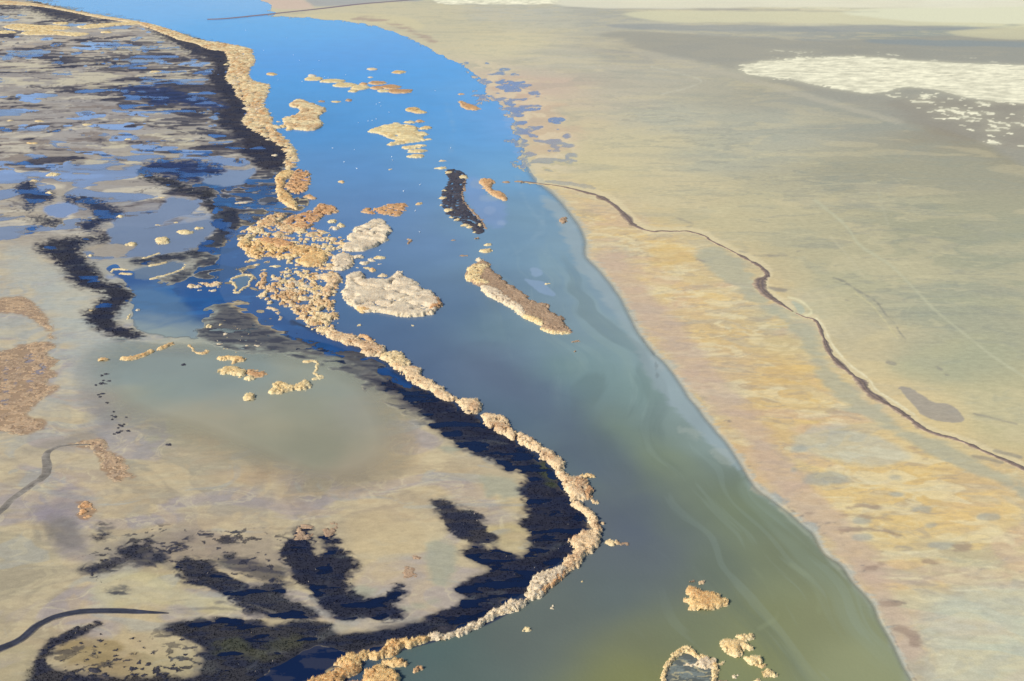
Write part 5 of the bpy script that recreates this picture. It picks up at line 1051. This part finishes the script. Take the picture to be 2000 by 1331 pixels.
G = 'reed islets scattered in the upper river'
islets = [
 (531, 145, 9, 3, 'lone small golden islet at the upper left of the river', 'gold'), (610, 148, 8, 2.5, 'tiny cream islet crowning the upper left end of the islet chain', 'cream'), (614, 154, 17, 4, 'leftmost oblong cream islet of the far chain', 'yellow'),
 (648, 158, 25, 4, 'longest thin cream islet in the far chain', 'yellow'), (672, 166, 21, 5, 'middle cream islet of the far chain', 'yellow'), (704, 171, 17, 5, 'rightmost cream islet of the left chain', 'yellow'), (710, 164, 8, 3, 'little orange islet above the end of the left chain', 'orange'),
 (690, 178, 11, 3, 'small cream islet hanging below the left chain', 'yellow'), (727, 135, 10, 2.5, 'solitary flat russet islet, farthest up the river', 'pink'), (780, 141, 12, 3.5, 'farthest right golden islet of the upper river', 'gold'), (724, 151, 4, 1.5, 'speck of reeds below the solitary russet islet', 'cream'),
 (738, 162, 17, 4, 'flat orange islet topping the orange group', 'orange'), (737, 172, 12, 4, 'small round orange islet on the left of the orange group', 'orange'), (762, 170, 23, 5, 'broad orange islet in the middle of the orange group', 'orange'), (750, 178, 11, 3, 'cream islet below the orange group', 'yellow'),
 (780, 178, 27, 4.5, 'longest orange islet, bottom right of the orange group', 'orange'), (628, 198, 6, 2, 'left of three russet specks in mid river', 'brown'), (657, 199, 8, 2, 'middle one of three specks in mid river', 'gold'), (681, 196, 5, 3, 'right of three russet specks in mid river', 'brown'),
 (806, 214, 13, 5, 'upper lobe of the golden pair right of mid river', 'gold'), (820, 219, 12, 4, 'lower lobe of the golden pair right of mid river', 'gold'), (800, 239, 12, 2.5, 'thin yellow islet above the wrinkled island', 'yellow'), (820, 237, 8, 2.5, 'small orange islet just right of the thin yellow one', 'orange'),
 (773, 241, 6, 2, 'yellow speck at the top left of the wrinkled island', 'yellow'), (832, 250, 13, 3.5, 'golden islet off the right of the wrinkled island', 'gold'), (837, 272, 6, 2, 'tiny yellow islet right of the wrinkled island', 'yellow'), (823, 284, 12, 2.5, 'thin cream islet under the wrinkled island', 'yellow'),
 (802, 288, 18, 3.5, 'cream islet left of the stack below the wrinkled island', 'yellow'), (815, 295, 20, 3.5, 'widest cream islet in the stack below the wrinkled island', 'yellow'), (812, 305, 14, 4.5, 'lowest islet in the stack below the wrinkled island', 'yellow'),
 (865, 314, 6, 2, 'faint russet islet above the dark crescent', 'pink'), (860, 328, 11, 2.5, 'thin cream islet at the head of the dark crescent', 'yellow'), (762, 331, 4, 1.5, 'cream speck alone in open blue water', 'yellow'), (667, 355, 6, 3, 'small golden islet in open water right of the bank', 'gold'),
 (602, 383, 8, 4, 'upper lobe of two small orange islets below the russet patch', 'orange'), (608, 387, 7, 3, 'lower lobe of two small orange islets below the russet patch', 'orange'), (820, 398, 7, 3, 'golden dot at the right end of the russet bar', 'gold'),
 (933, 465, 7, 2.5, 'brown dot under the tip of the dark crescent', 'brown'), (951, 478, 8, 3, 'upper of two yellow islets below the crescent', 'yellow'), (948, 490, 14, 4, 'lower flat yellow islet below the crescent', 'yellow'), (905, 499, 6, 2, 'brown speck left of the flat yellow islet', 'brown'),
 (885, 469, 5, 1.5, 'faint brown speck left of the crescent tip', 'brown'), (935, 507, 8, 4, 'small cream islet touching the head of the long island', 'cream'), (1125, 666, 9, 3, 'brown islet off the foot of the long island', 'brown'), (1128, 687, 6, 3, 'faint brown speck below the foot of the long island', 'brown'),
 (990, 356, 7, 2, 'dark speck left of the brown bank tip', 'brown'), (1014, 354, 8, 2, 'brown islet touching the brown bank tip', 'brown'), (1099, 430, 6, 6, 'brown driftwood tuft in the shallows near the right shore', 'brown'), (1069, 554, 4, 2, 'pale dot on the shallow bar beside the long island', 'yellow'),
 (651, 432, 9, 3.5, 'flat yellow islet right of the sparse russet patch', 'yellow'), (667, 440, 6, 4.5, 'round yellow islet right of the flat yellow one', 'yellow'), (652, 446, 9, 4, 'thin scatter of pale sprigs below two yellow islets', 'cream'), (700, 634, 4, 3, 'cream dot below the largest island', 'yellow'),
 (809, 636, 5, 2, 'yellow dot below the right end of the largest island', 'yellow'), (701, 501, 9, 4, 'cream tuft between the two pale islands', 'cream'), (742, 503, 9, 4, 'yellow tuft right of the neck between pale islands', 'yellow'), (726, 508, 6, 4, 'tiny round tuft in the middle of the neck', 'cream'),
 (712, 514, 8, 4, 'cream tuft on the left in the neck', 'cream'), (729, 527, 8, 4, 'orange tuft above the largest island', 'gold'), (718, 525, 5, 2, 'yellow speck left of the orange tuft', 'yellow'), (746, 538, 8, 3, 'pink islet at the upper notch of the largest island', 'pink'),
 (798, 472, 5, 7, 'thin grey twigs standing alone in mid river', 'brown'), (780, 530, 5, 2.5, 'small cream tip above the largest island', 'cream'),
 (319, 470, 16, 8, 'large round cream tussock in the marsh lagoon', 'yellow'), (361, 453, 15, 4.5, 'flat cream tussock on the lagoon, right of the round one', 'yellow'), (387, 445, 8, 3, 'smaller cream tussock at the right of the lagoon', 'yellow'), (257, 477, 10, 4, 'cream tussock on the brown spit in the lagoon', 'yellow'),
 (174, 499, 5, 3.5, 'yellow tussock at the left end of the lagoon', 'yellow'), (105, 341, 11, 4, 'bright cream tussock on the north-west marsh', 'yellow'), (66, 353, 7, 2.2, 'small cream tussock left of the bright one', 'yellow'), (97, 376, 7, 2.5, 'cream tussock on the edge of a black hook', 'yellow'),
 (235, 423, 8, 3, 'cream tussock at the tip of a black hook', 'yellow'), (315, 386, 5, 1.8, 'pale speck above the grey lagoon', 'yellow'), (310, 439, 5, 1.6, 'pale speck on the upper rim of the lagoon', 'yellow'), (341, 435, 4, 1.6, 'pale speck right of the one on the lagoon rim', 'yellow'),
 (77, 237, 8, 2.2, 'yellow tussock on the upper marsh, right one of a row', 'yellow'), (20, 236, 6, 2, 'yellow tussock at the left end of a marsh row', 'yellow'), (303, 140, 11, 2, 'cream tussock in the black upper marsh', 'yellow'), (251, 272, 6, 2, 'pale tussock by the narrows in the film water', 'yellow'),
 (168, 244, 8, 2.2, 'pale tussock at the head of a grey spit', 'yellow'), (62, 280, 12, 2, 'low golden tussock on the brown marsh flat', 'gold'), (205, 702, 9, 4, 'cream tussock at the left of the curved reed hook', 'gold'), (490, 775, 14, 7, 'oval yellow islet alone in the green lagoon', 'yellow'),
 (487, 738, 9, 6, 'small cream islet hanging from the lagoon chain', 'yellow'), (410, 637, 9, 4, 'cream tuft at the foot of the deep blue reach', 'yellow'), (253, 618, 3, 6, 'short bright sprig in the blue-grey marsh water', 'yellow'),
 (269, 606, 6, 2.5, 'pale sprig left in the blue-grey marsh pool', 'cream'), (176, 606, 4, 3, 'cream dot on the black bend', 'yellow'), (71, 603, 4, 2, 'white dot in the brown scrub', 'cream'),
]
for (a_, b_, rx_, ry_, lb_, pal_) in islets:
    h_ = 1.7 if ry_ > 2.2 else 1.1
    sp = .42 if ('sprigs' in lb_ or 'faint' in lb_ or 'twigs' in lb_) else 0
    marsh = any(w in lb_ for w in ('tussock',))
    tiny = rx_ < 9
    reeds(ell(a_, b_, rx_, ry_), lb_, 'tussock' if marsh else ('reed tuft' if tiny else I_), 'reed_tussock' if marsh else ('reed_tuft' if tiny else 'reed_islet'), G if b_ < 330 and a_ > 500 else None, pal=pal_, H=h_, lump=4, crev=.6, sparse=sp)

reeds([(719, 257), (732, 250), (755, 243), (790, 242), (817, 249), (812, 257), (830, 258), (836, 263), (822, 268), (832, 275), (800, 279), (762, 285), (760, 280), (775, 275), (758, 270), (746, 262)], 'wrinkled cream island of stacked reed ridges, upper river', pal='yellow', H=1.9, lump=9, crev=2.4)
reeds([(567, 200), (585, 193), (605, 200), (625, 207), (637, 216), (622, 228), (631, 242), (622, 252), (600, 256), (567, 252), (553, 241), (562, 230), (580, 223), (588, 212), (570, 208)], 'lumpy golden reed island close beside the upper bank', pal='mix', H=2.2, lump=8, crev=1.9)
reeds([(704, 411), (715, 405), (735, 406), (760, 398), (790, 396), (796, 402), (790, 412), (775, 424), (755, 420), (722, 419)], 'sparse russet reed bar across the middle of the river', 'reed patch', 'reed_patch', pal='orange', H=1.3, sparse=.5, lump=4)
reeds([(895, 197), (905, 199), (930, 208), (938, 214), (925, 216), (905, 211)], 'orange bar of reeds by the far right shore', 'reed bar', 'reed_bar', pal='orange', H=1.4, lump=5)
reeds(ell(900, 184, 5, 2), 'small russet tuft above the orange shore bar', 'reed tuft', 'reed_tuft', pal='orange', H=1.2)
# dark crescent island
o = bpy.data.objects.new('marsh_island', None); col_root.objects.link(o)
cres = [(869, 336), (885, 331), (905, 337), (912, 347), (906, 365), (903, 385), (912, 402), (926, 420), (940, 434), (946, 447), (942, 457), (930, 454), (917, 445), (903, 436), (888, 428), (874, 418), (866, 402), (862, 385), (868, 368), (878, 352)]
c0 = centre(cres); o.location = c0
s_ = stand(cres, H=.7, pal='peat', seed=911, dens=1.0, lump=3, crev=1.5, sparse=.30, shift=False)
for nm, (v_, f_, c_) in zip(('peat_floor', 'black_sedge'), s_): mesh_obj(nm, v_ - c0, f_, c_, M_sedge, o)
for i, pp in enumerate([ell(876, 337, 8, 3), ell(905, 346, 9, 4), ell(868, 372, 5, 2), ell(865, 387, 7, 3), ell(864, 401, 4, 2), ell(877, 411, 8, 3), ell(880, 424, 4, 2), ell(893, 429, 6, 2.5), ell(908, 440, 8, 3), ell(918, 443, 5, 3), ell(926, 453, 5, 2), ell(938, 440, 5, 4)]):
    s2 = stand(pp, H=1.6, pal='yellow', seed=930 + i, lump=4, crev=.5)
    if s2:
        v_, f_, c_ = merge(s2); mesh_obj('reed_tuft', v_ - c0, f_, c_, M_reed, o)
v_, f_, c_ = merge(stand(ribbon([(908, 352), (906, 372), (903, 388), (912, 402), (926, 418), (940, 432), (947, 448)], 2), H=.9, pal='brown', seed=950, lump=4, shift=False)); mesh_obj('brown_rim', v_ - c0, f_, c_, M_reed, o)
tag(o, 'dark crescent island of black sedge edged with cream reed tufts', I_)

# green lagoon chain and hooks
reeds([(419, 699), (440, 694), (468, 696), (481, 702), (476, 706), (466, 708), (458, 712), (452, 704), (432, 703)], 'cream hook-shaped islet at the top left of the lagoon chain', pal='gold', H=1.9, lump=3)
reeds([(428, 723), (438, 715), (455, 714), (470, 721), (481, 722), (477, 731), (465, 738), (448, 730), (430, 728)], 'plump cream islet left of the lagoon chain', pal='yellow', H=2.0, lump=3)
reeds([(480, 724), (500, 722), (520, 728), (518, 736), (500, 738), (485, 733)], 'brown low scrub joining two lagoon islets', 'scrub patch', 'scrub_patch', pal='orange', H=.9, lump=3, sparse=.3)
reeds([(527, 766), (535, 748), (548, 744), (560, 750), (575, 752), (585, 744), (600, 742), (606, 754), (592, 762), (576, 762), (560, 765), (540, 770)], 'wing-shaped cream reed islet closing the lagoon chain', pal='yellow', H=2.0, lump=3)
ring([(593, 706), (612, 705), (620, 710), (618, 720), (614, 727), (622, 734), (631, 736), (618, 739), (609, 740)], 2, 'bright yellow hooked line of reeds right of the lagoon chain', 1.3, 'yellow', 'reed line', 'reed_line')
ring([(236, 699), (255, 700), (275, 695), (290, 689), (298, 683)], 3, 'curved cream reed line closing the lagoon on the left', 1.6, 'gold', 'reed line', 'reed_line')
ring([(308, 682), (322, 677), (338, 670)], 2.6, 'short cream reed line right of the curved one', 1.6, 'gold', 'reed line', 'reed_line')
ring([(368, 673), (376, 680), (382, 688), (395, 690), (406, 687), (400, 684)], 1.6, 'thin S-shaped reed line on the lagoon shore', 1.2, 'gold', 'reed line', 'reed_line')
ring([(218, 531), (222, 526), (236, 526), (250, 527)], 1.4, 'thin reed line topping the small grey pool, left one', 1.0, 'yellow', 'reed line', 'reed_line')
ring([(235, 534), (257, 535)], 1.6, 'short thick reed line below the left thin one', 1.0, 'yellow', 'reed line', 'reed_line')
ring([(290, 519), (310, 516), (326, 512)], 1.4, 'slanting reed line on top of the oval pool', 1.0, 'yellow', 'reed line', 'reed_line')
ring([(292, 546), (310, 541), (335, 534), (352, 527), (361, 521), (361, 515)], 1.3, 'curved reed line round the right of the oval pool', 1.0, 'yellow', 'reed line', 'reed_line')
ring([(278, 505), (295, 500), (312, 494)], 1.2, 'fine reed line along the lower shore of the lagoon', .9, 'yellow', 'reed line', 'reed_line')
ring([(460, 397), (472, 396), (483, 395)], 1.3, 'short pale reed line in the deep blue channel', .9, 'cream', 'reed line', 'reed_line')

# upper marsh yellow reed beds
for pp, lb in [([(5, 52), (40, 46), (80, 50), (120, 50), (140, 56), (100, 60), (40, 60)], 'long pale yellow reed bed near the top of the marsh'), ([(42, 64), (70, 59), (100, 60), (130, 63), (150, 64), (175, 66), (150, 72), (110, 68), (60, 69)], 'pale yellow reed bed under the long one'),
               ([(0, 60), (25, 60), (30, 65), (0, 66)], 'small yellow reed bed on the left edge of the marsh'), ([(105, 44), (130, 43), (130, 48), (108, 48)], 'short yellow reed bed above the others'), ([(150, 52), (200, 46), (270, 43), (275, 47), (230, 50), (170, 57)], 'tan reed bed slanting up to the bank'), ([(198, 62), (215, 61), (218, 65), (200, 65)], 'small oval yellow reed bed in the far pool')]:
    reeds(pp, lb, 'reed bed', 'reed_bed', pal='yellow', H=2.0, lump=9, crev=1.2, sparse=.25)

# --- clusters of little tufts (individuals, too many alike to tell apart)
def cluster(poly, n_, size, lab, pals, grp, seed, H=1.6, asp=None):
    r = np.random.default_rng(seed)
    p = smooth_poly(poly, True, 2)
    got = 0; tries = 0
    while got < n_ and tries < n_ * 40:
        tries += 1
        a_ = r.uniform(p[:, 0].min(), p[:, 0].max()); b_ = r.uniform(p[:, 1].min(), p[:, 1].max())
        if not inside(p, np.array([a_]), np.array([b_]))[0]: continue
        s_ = size * (.45 + 1.1 * r.random() ** 2)
        reeds(ell(a_, b_, s_, s_ * (asp or .42), 8, .35), lab, 'reed tuft', 'reed_tuft', grp, pal=pals[r.integers(len(pals))], H=H * (.7 + .5 * r.random()), lump=3, crev=.6, big=False)
        got += 1
cluster([(500, 440), (560, 430), (620, 450), (660, 460), (680, 485), (640, 495), (560, 470), (500, 470), (480, 462)], 46, 10, 'small golden reed tuft in the dense scatter above the orange mass', ['gold', 'mix', 'orange', 'yellow'], 'golden tufts scattered above the orange mass', 1)
cluster([(480, 500), (540, 505), (600, 520), (650, 520), (640, 540), (560, 532), (500, 530), (478, 540)], 16, 6, 'small golden reed tuft in the thin scatter below the orange mass', ['gold', 'mix', 'yellow'], 'golden tufts scattered below the orange mass', 2)
cluster([(540, 535), (600, 530), (640, 545), (640, 580), (600, 590), (560, 570), (535, 552)], 30, 8, 'yellow reed tuft among the pools left of the strait', ['yellow', 'mix', 'gold', 'cream'], 'yellow tufts among the pools left of the strait', 3)
cluster([(575, 590), (640, 590), (655, 620), (640, 645), (610, 640), (585, 620)], 22, 7, 'tan reed tuft crowding the bank down the strait', ['mix', 'pink', 'gold'], 'tan tufts crowding the bank down the strait', 4)
cluster([(355, 552), (385, 547), (425, 550), (434, 560), (400, 572), (375, 562)], 16, 7, 'pinkish reed tuft in the cluster on deep blue water', ['pink', 'cream'], 'pinkish tufts on the deep blue reach', 5)
cluster([(410, 610), (470, 640), (520, 670), (480, 690), (420, 680), (385, 655), (430, 650)], 18, 4.5, 'tiny pale tuft on the dark grey flats above the lagoon', ['cream', 'yellow'], 'pale tufts on the dark flats above the lagoon', 6, 1.0)
cluster([(690, 480), (760, 490), (750, 520), (690, 525), (640, 470)], 8, 4, 'tiny cream speck of reeds around the pale islands', ['cream', 'yellow'], 'cream specks around the pale islands', 7, 1.2)
cluster([(455, 110), (490, 120), (480, 150), (500, 200), (540, 270), (560, 300), (540, 310), (490, 240), (460, 180), (440, 130)], 26, 8, 'cream reed tuft on the inner edge of the upper bank', ['mix', 'yellow', 'cream'], 'cream tufts on the inner edge of the upper bank', 8, 1.9, .35)
cluster([(530, 225), (560, 225), (570, 250), (550, 255), (528, 250)], 8, 8, 'golden tuft bridging the upper bank and its lumpy island', ['mix', 'gold'], 'golden tufts bridging bank and island', 9, 1.9, .35)

# --- brown scrub beds at the left
reeds(SCRUB['G1'], 'brown scrub bed curving down from the left edge', 'scrub bed', 'scrub_bed', pal='tan', H=.45, lump=1.6, sparse=.42, dens=1.0, shift=False)
reeds(SCRUB['G2'], 'large brown scrub bed with grey furrows at the left edge', 'scrub bed', 'scrub_bed', pal='tan', H=.45, lump=1.6, sparse=.42, dens=1.0, shift=False)
reeds(SCRUB['G3'], 'brown scrub bed at the end of the grey track', 'scrub bed', 'scrub_bed', pal='tan', H=.45, lump=1.6, sparse=.42, dens=1.1, shift=False)
reeds(SCRUB['G4'], 'small sparse brown scrub bed below the track end', 'scrub bed', 'scrub_bed', pal='orange', H=.8, lump=3, sparse=.42, shift=False)
reeds(ell(799, 1120, 17, 14), 'round brown scrub patch on the pale tongue of mud', 'scrub patch', 'scrub_patch', pal='brown', H=.5, sparse=.36, dens=.9, shift=False, jag=.6)
reeds(ell(812, 1093, 11, 7), 'smaller oval scrub patch above the round one', 'scrub patch', 'scrub_patch', pal='brown', H=.5, sparse=.42, dens=.9, shift=False, jag=.6)
reeds(ell(784, 1083, 7, 4), 'faint tiny scrub patch, topmost on the pale tongue', 'scrub patch', 'scrub_patch', pal='brown', H=.4, sparse=.5, shift=False, jag=.6)
reeds([(565, 1048), (590, 1024), (608, 1024), (615, 1050), (600, 1055), (580, 1058)], 'tan scrub fringe above the left black lobe', 'scrub patch', 'scrub_patch', pal='brown', H=.6, sparse=.5, shift=False)
reeds([(630, 1038), (645, 1022), (660, 1022), (655, 1040), (640, 1048)], 'tan scrub fringe above the right black lobe', 'scrub patch', 'scrub_patch', pal='brown', H=.6, sparse=.5, shift=False)

# --- dark shrubs dotted over the ochre mud, bottom left
GS = 'low dark shrubs dotted on the ochre mud'
shr = [(281, 1266, 5), (298, 1279, 5), (257, 1277, 4), (266, 1278, 3), (226, 1281, 5), (213, 1290, 4), (184, 1264, 5), (196, 1252, 7), (212, 1298, 5), (225, 1271, 4), (235, 1270, 3), (272, 1295, 6), (290, 1298, 8), (280, 1308, 6), (259, 1308, 8), (245, 1327, 7), (262, 1319, 9), (243, 1304, 4), (242, 1292, 3), (281, 1321, 8), (170, 1291, 5),
       (195, 1276, 5), (182, 1278, 5), (167, 1275, 4), (205, 1319, 10), (185, 1312, 12), (150, 1300, 5), (140, 1317, 9), (228, 1288, 3), (305, 1310, 8), (318, 1322, 9), (150, 1228, 6), (175, 1223, 6), (190, 1219, 7), (120, 1291, 4), (275, 1253, 4), (258, 1249, 4), (300, 1249, 3), (195, 1241, 5), (207, 1258, 4), (160, 1258, 4), (355, 1250, 6), (362, 1280, 5),
       (340, 1300, 5), (330, 1285, 4), (205, 1095, 6), (228, 1092, 6), (175, 1115, 7), (180, 1122, 6), (193, 1130, 3), (185, 1135, 2), (198, 1138, 3), (205, 1110, 5), (216, 1100, 5), (329, 1079, 8), (465, 1172, 5), (430, 1150, 7), (412, 1140, 6), (385, 1134, 10), (395, 1100, 8), (360, 1112, 8)]
def shrub(a_, b_, s_, lb, grp, i):
    st = stand(ell(a_, b_, s_, s_ * .5, 9, .3), H=.7, pal='peat', seed=2000 + i * 7, lump=1.5, crev=.4, dens=1.2, shift=False, jag=.4)
    if st is None: return
    v_, f_, c_ = merge(st); c0 = centre(ell(a_, b_, s_, s_ * .5)); o = mesh_obj('dark_shrub', v_ - c0, f_, c_, M_sedge); o.location = c0
    tag(o, lb, 'shrub', grp)
for i, (a_, b_, s_) in enumerate(shr):
    near = b_ > 1200
    shrub(a_, b_, s_, 'low dark shrub dotted on ochre mud below the dark road' if near else 'low dark shrub on pale mud above the dark road', GS if near else 'low dark shrubs above the dark road', i)
shrub(359, 713, 4, 'single dark clump in the green lagoon, left of the cream islets', None, 91)
shrub(251, 842, 3.5, 'single dark clump alone in the olive shallows', None, 92)
shrub(329, 869, 4, 'dark speck on the mud above the tan shoal', None, 93)
r = np.random.default_rng(77)
for i in range(26):
    t = r.random(); a_ = 190 + 50 * t + r.normal() * 12; b_ = 735 + 110 * t + r.normal() * 10
    shrub(a_, b_, 1.6 + 1.6 * r.random(), 'tiny dark tussock in the grey shallows by the lagoon edge', 'tiny dark tussocks in the grey shallows', 100 + i)

# --- white birds resting on the water
BL = [(515, 99), (573, 108), (585, 119), (623, 119), (612, 137), (634, 150), (641, 152), (675, 147), (543, 157), (735, 204), (741, 201), (744, 208), (719, 237), (727, 236), (735, 233), (692, 293), (672, 317), (765, 307), (767, 314), (742, 490), (820, 454), (811, 413), (788, 374), (820, 362), (617, 205), (700, 240), (760, 220), (650, 290), (590, 160), (480, 60), (560, 75), (697, 330), (850, 178), (880, 290)]
def bird_mesh():
    V_, F_ = [], []
    def ellip(c, r_, nseg=8, nr=5):
        o = len(V_)
        for i in range(nr + 1):
            ph = math.pi * i / nr
            for j in range(nseg):
                th = 2 * math.pi * j / nseg
                V_.append((c[0] + r_[0] * math.cos(ph), c[1] + r_[1] * math.sin(ph) * math.cos(th), c[2] + r_[2] * math.sin(ph) * math.sin(th)))
        for i in range(nr):
            for j in range(nseg):
                F_.append((o + i * nseg + j, o + i * nseg + (j + 1) % nseg, o + (i + 1) * nseg + (j + 1) % nseg, o + (i + 1) * nseg + j))
    ellip((0, 0, .22), (.62, .3, .26))
    # neck as a bent tapering tube joined to the breast, head and bill at its end
    path = [(.5, 0, .25, .11), (.66, 0, .45, .07), (.62, 0, .72, .055), (.68, 0, .92, .06), (.80, 0, .96, .075), (.92, 0, .93, .04), (1.05, 0, .90, .012)]
    o = len(V_)
    for (x, y, z, r_) in path:
        for j in range(6):
            th = 2 * math.pi * j / 6; V_.append((x + r_ * .3 * math.sin(th), r_ * math.cos(th), z + r_ * math.sin(th)))
    for i in range(len(path) - 1):
        for j in range(6): F_.append((o + i * 6 + j, o + i * 6 + (j + 1) % 6, o + (i + 1) * 6 + (j + 1) % 6, o + (i + 1) * 6 + j))
    return np.array(V_), np.array(F_)
bv, bf = bird_mesh()
first = None
for i, (a_, b_) in enumerate(BL):
    x, y = unproj(a_, b_)
    if first is None:
        first = o = mesh_obj('white_bird', bv, bf, np.full((len(bv), 3), .82), M_bird, smooth=True)
    else:
        o = first.copy(); col_root.objects.link(o)
    o.location = (float(x), float(y), 0); o.rotation_euler = (0, 0, r.random() * 6.28); k = .95 + .35 * r.random(); o.scale = (k, k, k)
    tag(o, 'white bird resting on the open river', 'bird', 'white birds resting on the water')

print('objects', len(bpy.data.objects), 'verts', sum(len(m.vertices) for m in bpy.data.meshes), round(time.time() - T0, 1))
